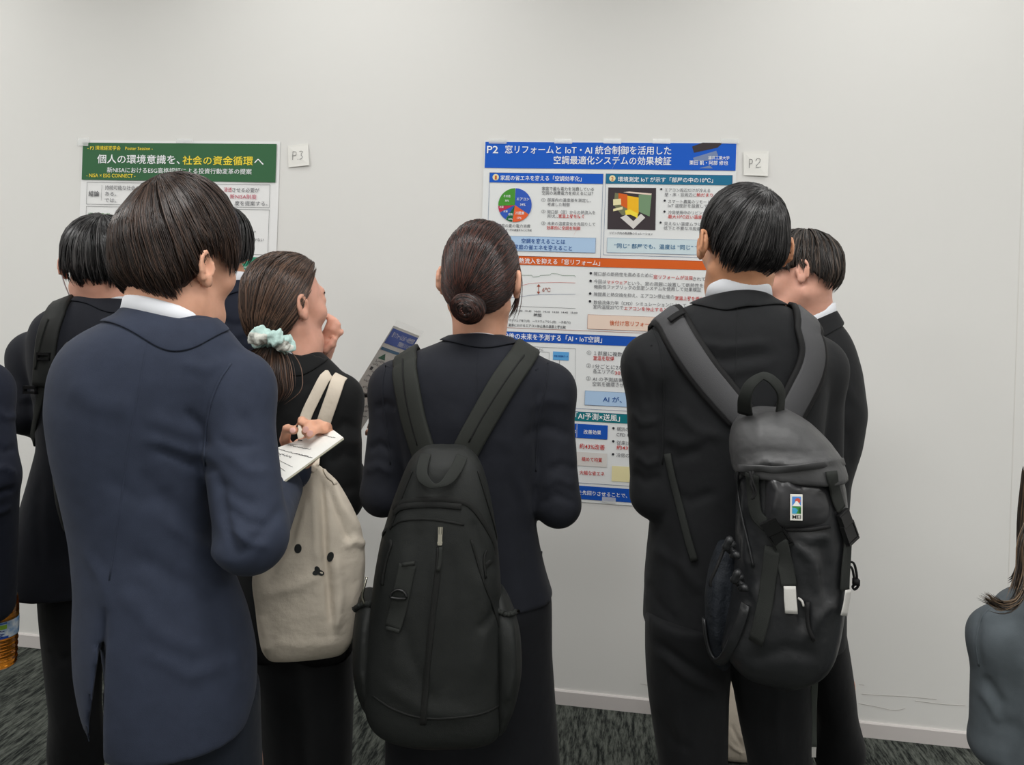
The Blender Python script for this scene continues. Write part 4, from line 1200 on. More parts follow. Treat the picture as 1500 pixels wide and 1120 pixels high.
    strands(bun, 'lock', paths, ('auburn', (44, 30, 27)), (104, 62, 48), wid=.0022)
    lk = []
    for i in range(14):
        o = rs_.normal(0, .002, 3)
        lk.append(curve_pts([H(.072, .055, .045) + o, H(.082, .050, .0) + o, H(.078, .044, -.05) + o * 2, H(.066, .040, -.085) + o * 3], 10))
    strands(root, 'loose_lock', lk, ('auburn', (44, 30, 27)), (104, 62, 48), wid=.0009)
    return root, j, S_

# ---------------------------------------------------------------- woman with the ponytail
def pony_woman():
    d = 1.66
    root = person('woman in black suit with brown ponytail in a mint scrunchie, hand at her chin', base_of(P(420, 900, d)))
    H = Frame(P(419, 445, 1.66), head_axes(36, 0, -3), .93)
    nb = P(432, 520, 1.66)
    aR = [P(494, 585, 1.65), P(500, 732, 1.60), P(512, 690, 1.72)]; aL = [P(365, 580, 1.72), P(405, 660, 1.82), P(463, 545, 1.76)]
    hx = P(435, 900, 1.66); legs = [(P(x, 905, 1.66), P(x, 1100, 1.66) * [1, 1, 0] + UP0 * .46, P(x, 1100, 1.66) * [1, 1, 0] + UP0 * .09) for x in (412, 472)]
    def hands(fd):
        w_ = aL[2]
        K = [P(470, 500, 1.745), P(475, 498, 1.74), P(481, 500, 1.74), P(485, 505, 1.745)]
        for q in K: fd.capsule(w_, q, .020, .012, k=.012)
        for pts, r in (([(470, 500, 1.745), (480, 482, 1.735), (484, 470, 1.74), (482, 463, 1.75)], (.0098, .0085, .0078, .007)),
                       ([(475, 498, 1.74), (486, 481, 1.73), (491, 471, 1.735), (487, 466, 1.745)], (.0098, .0085, .0078, .007)),
                       ([(481, 500, 1.74), (490, 484, 1.73), (495, 476, 1.735), (491, 471, 1.745)], (.0095, .0085, .0075, .007)),
                       ([(485, 505, 1.745), (492, 492, 1.735), (498, 487, 1.735), (501, 486, 1.74)], (.009, .008, .007, .0065)),
                       ([(466, 522, 1.745), (478, 512, 1.725), (486, 504, 1.72), (490, 497, 1.72)], (.012, .0105, .0095, .008))):
            chain_sdf(fd, [P(*p) for p in pts], r, k=.003)
        hand_sdf(fd, aR[2], FWD * .7 - RIGHT0 * .4 + UP0 * .4, RIGHT0 * -1, UP0, .85)
    body_mesh(root, H, nb, [(P(420, 600, 1.66), .07), (P(415, 760, 1.66), .07), (P(435, 880, 1.66), .065)], [aR, aL], legs, SKIN_PINK, .046, hands, fine=[(P(470, 545, 1.75)[2], 1.6)])
    face_parts(root, H)
    rows = [(507, 405, 462, .042), (520, 385, 478, .06), (535, 360, 495, .08), (555, 345, 506, .095), (590, 338, 508, .105), (640, 340, 498, .105), (700, 346, 490, .10), (760, 346, 490, .10), (820, 342, 498, .108), (880, 338, 512, .115), (955, 336, 516, .12)]
    folds = [([(415, 600), (440, 620), (490, 610)], 10, .003), ([(480, 640), (505, 620), (528, 630)], 7, -.004), ([(480, 680), (505, 665), (528, 675)], 7, -.004), ([(480, 660), (505, 645), (530, 650)], 6, .004), ([(400, 560), (425, 570), (460, 560)], 8, -.003), ([(470, 700), (500, 720), (528, 710)], 7, -.004), ([(395, 690), (450, 700), (480, 740)], 10, .003)]
    j = jacket(root, 'jacket', rows, d, [aR, aL], BLKJ, radii=((.050, .046, .034), (.048, .042, .034)), folds=folds, seed=17, amp=.0020)
    S_ = Surf([j])
    seam(j, S_, [(470, 575), (466, 610), (470, 660), (476, 700)], BLKJ, w=.0035, th=.0018)
    collar_strip(j, 'collar', S_, P(428, 507, 1.66), nrm(FWD + RIGHT0 * 1.0), BLKJ, 2.3, .056, .006, [(.004, .007), (.009, .015), (.015, .024), (.020, .034)], drop=.028)
    shirt_collar(root, P(428, 507, 1.66), nrm(FWD + RIGHT0 * 1.0), .051, -.004, .022, drop=.030)
    cuff(root, aL[1], aL[2], .027); cuff(root, aR[1], aR[2], .027)
    lx = P(410, 1100, 1.66); rx = P(478, 1100, 1.66)
    fd = Field(np.array([lx[0] - .16, lx[1] - .22, 0]), np.array([rx[0] + .16, rx[1] + .22, P(430, 905, 1.66)[2]]), .007)
    legs_to_floor(fd, [(915, 345, 450, .11), (1000, 375, 450, .10), (1120, 388, 448, .09)], 1.56, lx, .07); legs_to_floor(fd, [(915, 425, 519, .11), (1000, 435, 520, .10), (1120, 445, 514, .09)], 1.56, rx, .07)
    cloth_mesh('trousers', fd, BLK, root, seed=21, amp=.003)
    for a in (lx, rx): shoe(root, a, nrm(FWD + RIGHT0), .9)
    hshape = dict(r=(.080, .107, .110, .124, .092), n=2.25, bumps=[(0, -.62, -.78, .022, .10)])
    line = [(0, -72), (35, -62), (58, -40), (72, -18), (82, 4), (94, 12), (106, -6), (124, -12), (142, 2), (180, 14)]
    make_hair(root, H, hshape, line, (0, -.58, -.81), ('chestnut', (50, 37, 31)), (96, 72, 58), n=3600, seed=8, stick=.0025, start=(.03, .10), end=(.86, 1.0), jit=.02, wid=.0008, wav=.6, rough=.36)
    # ponytail
    rs_ = np.random.RandomState(5); paths = []
    for i in range(700):
        a, b, cc = rs_.normal(0, 1, 3); sp = 1.0
        w_ = [.014, .030, .034, .028, .012]
        ctr = [(397, 505, 1.55), (390, 528, 1.515), (389, 550, 1.50), (395, 572, 1.49), (397, 592, 1.485)]
        L = .72 + .3 * rs_.rand()
        q = [P(*c_) + RIGHT0 * a * ww * .60 + FWD * b * ww * .45 + UP0 * 0 for c_, ww in zip(ctr, w_)]
        q = curve_pts(q, 14)[:max(6, int(14 * L))]; paths.append(q)
    strands(root, 'ponytail', paths, ('chestnut', (84, 60, 46)), (140, 108, 84), wid=.0011)
    # scrunchie: ruffled ring of mint and white cloth
    c0 = P(397, 499, 1.525); ax = nrm(np.array([-.1, -.45, -.9])); u = nrm(np.cross(ax, FWD)); v = np.cross(u, ax)
    NU, NV = 96, 20; V = []
    for i in range(NU):
        t = 2 * math.pi * i / NU; rr = .026 + .003 * math.sin(5 * t + 1); ruf = 1 + .16 * math.sin(9 * t + 2 * math.sin(2 * t)) + .12 * math.sin(19 * t + 3 * math.sin(t))
        cen = c0 + (u * math.cos(t) * 1.15 + v * math.sin(t) * .9) * rr
        rad = nrm(u * math.cos(t) + v * math.sin(t))
        for k in range(NV):
            s_ = 2 * math.pi * k / NV; q = .0150 * ruf * (1 + .16 * math.sin(3 * s_ + 7 * t) + .07 * math.sin(7 * s_ - 5 * t))
            V.append(cen + rad * q * math.cos(s_) + ax * q * 1.05 * math.sin(s_))
    F = [(i * NV + k, ((i + 1) % NU) * NV + k, ((i + 1) % NU) * NV + (k + 1) % NV, i * NV + (k + 1) % NV) for i in range(NU) for k in range(NV)]
    mi = [1 if (i * 2 // NU + (k * 2 // NV)) % 2 and (i // 12) % 3 else 0 for i in range(NU) for k in range(NV)]
    mesh_obj('scrunchie', V, F, [mat('mint_cloth', (180, 208, 202), rough=.6, bump2=.5, b2scale=60), mat('offwhite_cloth', (214, 216, 208), rough=.6, bump2=.5, b2scale=60)], root, mi=mi, label='mint and off-white ruffled scrunchie')
    return root, j, S_

# ---------------------------------------------------------------- man with the grey hiking backpack
def hiker_man():
    d = 1.5
    root = person('tall man with short black hair in black suit, grey hiking backpack on both shoulders', base_of(P(1070, 900, d)))
    H = Frame(P(1087, 358, 1.5), head_axes(-3, 3, 3), .97)
    nb = P(1082, 432, 1.51)
    aL = [P(957, 535, 1.5), P(960, 722, 1.50), P(1000, 690, 1.72)]; aR = [P(1192, 540, 1.5), P(1196, 712, 1.50), P(1160, 690, 1.72)]
    legs = [(P(1005, 930, 1.5), P(1010, 1120, 1.5) * [1, 1, 0] + UP0 * .5, P(1012, 1120, 1.5) * [1, 1, 0] + UP0 * .09), (P(1130, 930, 1.5), P(1142, 1120, 1.5) * [1, 1, 0] + UP0 * .5, P(1148, 1120, 1.5) * [1, 1, 0] + UP0 * .09)]
    def hands(fd):
        hand_sdf(fd, aL[2], FWD * .5 + RIGHT0 * .8, FWD, UP0, .95, curl=(.6, .7, .6)); hand_sdf(fd, aR[2], FWD * .5 - RIGHT0 * .8, FWD, UP0, .95, curl=(.6, .7, .6))
    body_mesh(root, H, nb, [(P(1075, 540, 1.5), .085), (P(1070, 740, 1.5), .085), (P(1068, 870, 1.5), .06)], [aL, aR], legs, SKIN_TAN, .050, hands, ear_out=.009)
    face_parts(root, H)
    rows = [(430, 1050, 1116, .050), (440, 1032, 1138, .064), (450, 1008, 1160, .078), (462, 978, 1182, .09), (480, 955, 1198, .102), (515, 944, 1208, .112), (570, 942, 1208, .118), (640, 948, 1200, .12), (720, 952, 1190, .118), (780, 947, 1186, .118), (850, 940, 1190, .122), (916, 938, 1195, .128)]
    folds = [([(930, 520), (945, 560), (950, 600)], 7, -.003), ([(925, 600), (940, 620), (965, 615)], 5, .004), ([(930, 665), (950, 680), (968, 672)], 5, .004), ([(985, 720), (1010, 735), (1050, 720)], 8, -.004), ([(955, 800), (1000, 830), (1030, 870)], 9, .004), ([(990, 600), (1020, 630), (1060, 640)], 8, .004), ([(945, 850), (960, 880), (1000, 920)], 7, -.003), ([(1010, 498), (1060, 508), (1130, 500)], 6, .004), ([(1000, 515), (1060, 528), (1140, 516)], 7, -.004), ([(1020, 535), (1070, 545), (1130, 535)], 7, .003), ([(968, 560), (972, 620), (975, 700)], 5, -.005), ([(975, 650), (990, 670), (1030, 660)], 8, -.004),
             ([(975, 640), (1000, 650), (1040, 640)], 7, .003), ([(918, 640), (935, 655), (965, 650)], 7, -.003), ([(925, 690), (945, 705), (970, 698)], 7, -.004), ([(980, 700), (1000, 780), (1010, 860)], 10, .003), ([(960, 760), (985, 820), (1000, 900)], 10, -.003)]
    j = jacket(root, 'jacket', rows, d, [aL, aR], CHAR, radii=((.058, .050, .038),) * 2, folds=folds, seed=27, amp=.002)
    S_ = Surf([j])
    seam(j, S_, [(950, 470), (966, 505), (972, 560), (972, 620), (970, 680)], CHAR, w=.0035, th=.0018)
    seam(j, S_, [(1080, 450), (1078, 520), (1075, 600)], CHAR, w=.0025, th=.0008)
    collar_strip(j, 'collar', S_, P(1082, 424, 1.505), FWD, CHAR, 2.4, .064, .002, [(.004, .007), (.009, .015), (.015, .024), (.020, .034)], drop=.020)
    shirt_collar(root, P(1082, 424, 1.505), FWD, .057, -.004, .030, drop=.012)
    cuff(root, aL[1], aL[2]); cuff(root, aR[1], aR[2])
    la, ra = legs[0][2], legs[1][2]
    fd = Field(np.array([la[0] - .2, la[1] - .24, 0]), np.array([ra[0] + .18, ra[1] + .24, P(1070, 880, 1.5)[2]]), .007)
    legs_to_floor(fd, [(890, 945, 1068, .115), (960, 945, 1070, .11), (1012, 949, 1067, .10), (1060, 956, 1066, .095), (1120, 966, 1065, .09)], 1.5, la, .07, k=.008)
    legs_to_floor(fd, [(890, 1060, 1190, .115), (960, 1064, 1192, .11), (1012, 1073, 1190, .10), (1060, 1082, 1189, .095), (1120, 1096, 1190, .09)], 1.5, ra, .07, k=.008)
    cloth_mesh('trousers', fd, BLK, root, seed=31, amp=.003, folds=[([(955, 935), (1000, 970), (1050, 1000)], 7, -.006), ([(960, 950), (1005, 990), (1055, 1015)], 6, .005), ([(985, 990), (990, 1050), (1000, 1110)], 7, .004), ([(1140, 990), (1138, 1050), (1140, 1110)], 8, .004), ([(960, 1040), (985, 1080), (1010, 1100)], 8, -.004)])
    for a in (la, ra): shoe(root, a, FWD)
    hshape = dict(r=(.082, .102, .106, .126, .088), n=2.3, bumps=[(0, -.62, -.78, -.016, .10), (1, -.1, -.5, -.010, .06), (-1, -.1, -.5, -.010, .06)])
    line = [(0, -56), (24, -52), (48, -34), (68, -10), (80, 12), (100, 18), (112, 2), (130, 14), (180, 24)]
    make_hair(root, H, hshape, line, (.18, -.52, .83), ('black', (24, 23, 24)), (62, 60, 60), n=4000, seed=13, stick=.004, start=(.0, .5), swirl=.10, wid=.0008, rough=.30, tip_in=.01)
    return root, j, S_

# ---------------------------------------------------------------- man beyond him, face turned left
def side_man():
    d = 1.95
    root = person('man in black suit with face turned left, standing behind the hiking backpack wearer', base_of(P(1200, 900, d)))
    H = Frame(P(1170, 403, 1.950), head_axes(-66, 14, 10), .97)
    nb = P(1186, 470, 1.960)
    aL = [P(1150, 540, 1.880), P(1150, 690, 1.900), P(1090, 660, 2.020)]; aR = [P(1215, 550, 2.120), P(1200, 690, 2.150), P(1130, 660, 2.200)]
    legs = [(P(1160, 940, 1.95), P(1150, 1120, 1.95) * [1, 1, 0] + UP0 * .48, P(1145, 1120, 1.95) * [1, 1, 0] + UP0 * .09), (P(1198, 950, 1.98), P(1224, 1120, 1.98) * [1, 1, 0] + UP0 * .48, P(1227, 1120, 1.98) * [1, 1, 0] + UP0 * .09)]
    body_mesh(root, H, nb, [(P(1190, 560, 1.950), .08), (P(1180, 740, 1.950), .08), (P(1180, 880, 1.950), .06)], [aL, aR], legs, SKIN_PINK, .054,
              lambda fd: [hand_sdf(fd, a[2], -RIGHT0, FWD, UP0, .95) for a in (aL, aR)])
    face_parts(root, H)
    rows = [(462, 1178, 1218, .05), (472, 1160, 1232, .068), (488, 1138, 1244, .085), (505, 1125, 1252, .10), (540, 1115, 1262, .115), (600, 1112, 1270, .125), (650, 1114, 1262, .125), (700, 1116, 1246, .12), (780, 1114, 1240, .12), (860, 1110, 1240, .125), (930, 1108, 1240, .13)]
    folds = [([(1215, 600), (1240, 640), (1250, 690)], 8, -.003), ([(1205, 540), (1235, 560), (1260, 600)], 8, .003)]
    j = jacket(root, 'jacket', rows, d, [aL, aR], CHAR, radii=((.055, .05, .038),) * 2, folds=folds, seed=37)
    S_ = Surf([j])
    collar_strip(j, 'collar', S_, P(1186, 462, 1.955), nrm(FWD * .5 - RIGHT0), CHAR, 2.3, .064, .018, [(.004, .007), (.009, .015), (.015, .024), (.020, .034)], drop=.034)
    shirt_collar(root, P(1186, 462, 1.955), nrm(FWD * .5 - RIGHT0), .058, .004, .038, drop=.034)
    for a in (aL, aR): cuff(root, a[1], a[2])
    la, ra = legs[0][2], legs[1][2]
    fd = Field(np.array([la[0] - .25, la[1] - .24, 0]), np.array([ra[0] + .2, ra[1] + .24, P(1190, 900, 1.950)[2]]), .008)
    legs_to_floor(fd, [(905, 1112, 1200, .11), (1000, 1120, 1180, .10), (1120, 1120, 1170, .09)], 1.95, la, .065, k=.01); legs_to_floor(fd, [(905, 1130, 1238, .12), (960, 1165, 1247, .11), (1010, 1185, 1254, .10), (1050, 1196, 1257, .09), (1120, 1200, 1254, .085)], 1.98, ra, .07, k=.01)
    cloth_mesh('trousers', fd, BLK, root, seed=41, amp=.003)
    for a in (la, ra): shoe(root, a, -RIGHT0 + FWD * .3)
    hshape = dict(r=(.080, .100, .106, .120, .088), n=2.3, bumps=[(0, -.72, -.68, -.016, .10)])
    line = [(0, -40), (40, -34), (62, -20), (80, 2), (98, 8), (112, 0), (130, 6), (150, 12), (180, 14)]
    make_hair(root, H, hshape, line, (0, -.35, .93), ('umber', (34, 30, 28)), (78, 66, 58), n=2200, seed=19, stick=.009, start=(.0, .55), swirl=.22, wid=.0011, wav=1.6, jit=.18, rough=.4)
    return root, j, S_

# ---------------------------------------------------------------- man at the left wall with a mask
def mask_man():
    d = 1.85
    root = person('black-haired man with a white face mask, standing left behind the navy suit', base_of(P(140, 900, d)))
    H = Frame(P(150, 388, 1.85), head_axes(-16, 8, 0), 1.0)
    nb = P(155, 440, 1.86)
    aL = [P(52, 522, 1.85), P(41, 606, 1.83), P(105, 640, 2.02)]; aR = [P(250, 522, 1.85), P(262, 640, 1.84), P(200, 640, 2.04)]
    legs = [(P(110, 880, 1.85), P(110, 1120, 1.85) * [1, 1, 0] + UP0 * .48, P(112, 1120, 1.85) * [1, 1, 0] + UP0 * .09), (P(170, 880, 1.85), P(205, 1120, 1.85) * [1, 1, 0] + UP0 * .48, P(210, 1120, 1.85) * [1, 1, 0] + UP0 * .09)]
    body_mesh(root, H, nb, [(P(150, 560, 1.85), .085), (P(140, 720, 1.85), .085), (P(135, 810, 1.85), .06)], [aL, aR], legs, SKIN_PINK, .056,
              lambda fd: [hand_sdf(fd, aL[2], RIGHT0 + FWD * .3, FWD, UP0, .95), hand_sdf(fd, aR[2], -RIGHT0 + FWD * .3, FWD, UP0, .95)])
    face_parts(root, H)
    rows = [(432, 122, 190, .050), (442, 100, 212, .066), (452, 74, 232, .08), (466, 52, 250, .095), (490, 42, 256, .108), (530, 42, 258, .115), (600, 52, 250, .12), (650, 56, 245, .12), (700, 43, 245, .12), (760, 26, 240, .125), (800, 14, 235, .13), (830, 9, 230, .135), (849, 12, 225, .135)]
    folds = [([(40, 560), (50, 590), (70, 600)], 6, -.004), ([(20, 560), (30, 585), (60, 575)], 6, .004), ([(60, 700), (55, 760), (60, 830)], 8, -.003)]
    j = jacket(root, 'jacket', rows, d, [aL, aR], CHAR2, radii=((.056, .050, .040),) * 2, folds=folds, seed=47)
    S_ = Surf([j])
    collar_strip(j, 'collar', S_, P(156, 434, 1.855), FWD, CHAR2, 2.3, .064, .004, [(.004, .007), (.009, .015), (.015, .024), (.020, .034)], drop=.018)
    shirt_collar(root, P(156, 434, 1.855), FWD, .058, -.004, .024, drop=.012)
    for a in (aL, aR): cuff(root, a[1], a[2])
    la, ra = legs[0][2], legs[1][2]
    fd = Field(np.array([la[0] - .24, la[1] - .24, 0]), np.array([ra[0] + .2, ra[1] + .24, P(140, 830, 1.85)[2]]), .008)
    legs_to_floor(fd, [(835, 54, 160, .12), (880, 56, 158, .115), (950, 62, 150, .105), (1040, 72, 148, .10), (1120, 80, 150, .095)], 1.85, la, .062, k=.01); legs_to_floor(fd, [(835, 130, 225, .12), (950, 150, 235, .105), (1120, 172, 246, .095)], 1.85, ra, .062, k=.01)
    cloth_mesh('trousers', fd, BLK, root, seed=51, amp=.004, folds=[([(70, 950), (85, 968), (120, 960)], 7, -.004)])
    for a in (la, ra): shoe(root, a, FWD)
    g = Geo()  # mask and its ear loop
    V = []; F = []; NU = 14; NVv = 8
    for jv in range(NVv):
        for i in range(NU):
            a_ = math.radians(-66 + 132 * i / (NU - 1)); t = jv / (NVv - 1); z = .0 - .115 * t
            rr = .086 + .016 * math.cos(a_) * math.sin(math.pi * min(1, t * 1.1 + .1))
            V.append(H(math.sin(a_) * rr * .86, .018 + math.cos(a_) * rr * 1.02, z - .002))
    F = [(jv * NU + i, jv * NU + i + 1, (jv + 1) * NU + i + 1, (jv + 1) * NU + i) for jv in range(NVv - 1) for i in range(NU - 1)]
    mo = mesh_obj('face_mask', V, F, mat('mask_cloth', (232, 234, 238), rough=.8), root)
    md = mo.modifiers.new('solid', 'SOLIDIFY'); md.thickness = .0015
    g = Geo()
    for sx in (-1, 1):
        g.tube(curve_pts([H(sx * .072, .052, -.004), H(sx * .084, .012, .012), H(sx * .084, -.016, .014), H(sx * .086, -.026, -.008), H(sx * .080, -.008, -.048), H(sx * .068, .045, -.100)], 18), .0016, n=6)
    g.obj('ear_loop', SHIRT, mo, smooth=True)
    hshape = dict(r=(.080, .102, .104, .118, .088), n=2.3, bumps=[(0, -.66, -.75, -.014, .10)])
    line = [(0, -44), (35, -40), (58, -26), (76, -4), (90, 6), (108, 2), (130, 12), (180, 20)]
    make_hair(root, H, hshape, line, (.05, -.40, .91), ('black', (24, 23, 24)), (62, 60, 60), n=2000, seed=23, stick=.008, start=(.0, .5), swirl=.25, wid=.0011, wav=1.8, jit=.18, rough=.34)
    return root, j, S_

# ---------------------------------------------------------------- man at the green poster, mostly hidden
def far_man():
    d = 2.15
    root = person('man nearest the green poster, mostly hidden between bowl-cut head and ponytail', base_of(P(335, 900, d)))
    H = Frame(P(318, 362, 2.15), head_axes(-48, 6, 4), 1.0)
    nb = P(332, 422, 2.16)
    aL = [P(300, 500, 2.06), P(292, 610, 2.08), P(250, 600, 2.3)]; aR = [P(385, 500, 2.22), P(392, 620, 2.24), P(330, 600, 2.4)]
    legs = [(P(315, 800, 2.15), P(315, 1000, 2.15) * [1, 1, 0] + UP0 * .48, P(315, 1000, 2.15) * [1, 1, 0] + UP0 * .09), (P(365, 800, 2.2), P(365, 1000, 2.2) * [1, 1, 0] + UP0 * .48, P(365, 1000, 2.2) * [1, 1, 0] + UP0 * .09)]
    body_mesh(root, H, nb, [(P(340, 520, 2.15), .08), (P(342, 650, 2.15), .08), (P(342, 750, 2.15), .06)], [aL, aR], legs, SKIN_TAN, .055,
              lambda fd: [hand_sdf(fd, a[2], FWD, UP0, RIGHT0, .95) for a in (aL, aR)], h=.007)
    face_parts(root, H)
    rows = [(414, 322, 356, .05), (424, 308, 372, .066), (438, 298, 386, .082), (456, 292, 395, .096), (490, 290, 402, .112), (550, 292, 402, .12), (640, 296, 396, .12), (740, 292, 398, .12), (800, 290, 400, .125)]
    j = jacket(root, 'jacket', rows, d, [aL, aR], NAVY_D, radii=((.056, .050, .038),) * 2, seed=57, amp=.003, folds=[([(315, 465), (340, 475), (365, 475)], 5, -.006), ([(318, 485), (345, 492), (365, 485)], 5, .005), ([(330, 505), (350, 515), (370, 512)], 5, -.006)])
    S_ = Surf([j])
    collar_strip(j, 'collar', S_, P(334, 414, 2.155), nrm(FWD * .8 - RIGHT0), NAVY_D, 2.3, .064, .012, [(.004, .007), (.009, .015), (.015, .024), (.020, .034)], drop=.03)
    shirt_collar(root, P(334, 414, 2.155), nrm(FWD * .8 - RIGHT0), .058, .002, .034, drop=.03)
    for a in (aL, aR): cuff(root, a[1], a[2])
    la, ra = legs[0][2], legs[1][2]
    fd = Field(np.array([la[0] - .2, la[1] - .24, 0]), np.array([ra[0] + .2, ra[1] + .24, P(340, 780, 2.15)[2]]), .009)
    legs_to_floor(fd, [(785, 290, 348, .12), (900, 290, 340, .10)], 2.15, la, .062, k=.01); legs_to_floor(fd, [(785, 335, 398, .12), (900, 342, 392, .10)], 2.17, ra, .062, k=.01)
    cloth_mesh('trousers', fd, NAVY_T, root, seed=61, amp=.003)
    for a in (la, ra): shoe(root, a, FWD - RIGHT0)
    hshape = dict(r=(.088, .104, .104, .116, .090), n=2.3, bumps=[(0, -.66, -.75, -.014, .10)])
    make_hair(root, H, hshape, [(0, -42), (35, -38), (58, -24), (76, -4), (90, 6), (108, 2), (130, 12), (180, 20)], (.05, -.40, .91), ('black', (24, 23, 24)), (62, 60, 60), n=1200, seed=29, stick=.006, swirl=.2, wid=.0013, rough=.34)
    return root, j, S_

# ---------------------------------------------------------------- person at the left edge, only an arm in view
def edge_person():
    d = 1.45
    root = person('person cut off at the left edge, dark navy sleeve above a tea bottle', base_of(P(-150, 900, d)))
    H = Frame(P(-150, 400, 1.5), head_axes(0, 4, 0), 1.0); nb = P(-150, 470, 1.5)
    aR = [P(-34, 575, 1.46), P(-24, 700, 1.43), P(-9, 884, 1.50)]; aL = [P(-268, 575, 1.46), P(-280, 720, 1.46), P(-265, 860, 1.5)]
    hx = P(-150, 840, 1.5); legs = [(P(x, 900, 1.5), P(x, 1000, 1.5) * [1, 1, 0] + UP0 * .48, P(x, 1000, 1.5) * [1, 1, 0] + UP0 * .09) for x in (-197, -105)]
    def hands(fd):
        hand_sdf(fd, aR[2] - RIGHT0 * .045 - FWD * .01, -UP0 - RIGHT0 * .22, RIGHT0, FWD, .9, curl=(.25, .4, .3), thumb=.3); hand_sdf(fd, aL[2], -UP0, RIGHT0, FWD, .95)
    body_mesh(root, H, nb, [(P(-150, 580, 1.5), .085), (P(-150, 760, 1.5), .08), (hx, .06)], [aR, aL], legs, SKIN, .055, hands, fine=[(aR[2][2] - .20, aR[2][2] + .02)])
    face_parts(root, H)
    rows = [(474, -185, -115, .05), (486, -215, -85, .07), (500, -240, -60, .085), (520, -255, -48, .10), (570, -258, -42, .115), (680, -250, -52, .12), (780, -246, -56, .12), (900, -256, -46, .13)]
    j = jacket(root, 'jacket', rows, d + .03, [aR, aL], NAVY_D, radii=((.056, .060, .037), (.056, .052, .038)), seed=67, amp=.003,
               folds=[([(-10, 600), (8, 612), (24, 608)], 5, .005), ([(-10, 650), (8, 662), (24, 655)], 5, -.005), ([(-10, 690), (5, 685), (24, 695)], 5, .006), ([(-10, 725), (5, 720), (22, 715)], 5, -.006), ([(-10, 745), (0, 750), (15, 742)], 4, .005)])
    S_ = Surf([j])
    collar_strip(j, 'collar', S_, P(-150, 478, 1.5), FWD, NAVY_D, 2.3, .064, .004, [(.004, .007), (.009, .015), (.015, .024), (.020, .034)], drop=.02)
    shirt_collar(root, P(-150, 478, 1.5), FWD, .058, -.004, .024, drop=.012)
    fd = Field(np.array([hx[0] - .3, hx[1] - .22, 0]), np.array([hx[0] + .3, hx[1] + .22, P(-150, 870, 1.5)[2]]), .010)
    la, ra = legs[0][2], legs[1][2]
    legs_to_floor(fd, [(880, -245, -150, .12), (1000, -240, -160, .10)], 1.5, la, .065, k=.01); legs_to_floor(fd, [(880, -150, -56, .12), (1000, -140, -62, .10)], 1.5, ra, .065, k=.01)
    cloth_mesh('trousers', fd, NAVY_T, root, seed=71, amp=.003)
    for a in (la, ra): shoe(root, a, FWD)
    make_hair(root, H, dict(r=(.088, .104, .106, .118, .090), n=2.3, bumps=[(0, -.66, -.75, -.014, .10)]), [(0, -42), (35, -38), (58, -24), (76, -4), (90, 6), (108, 2), (130, 12), (180, 20)], (0, -.4, .91), ('black', (24, 23, 24)), (62, 60, 60), n=600, seed=33, wid=.0018)
    return root, aR

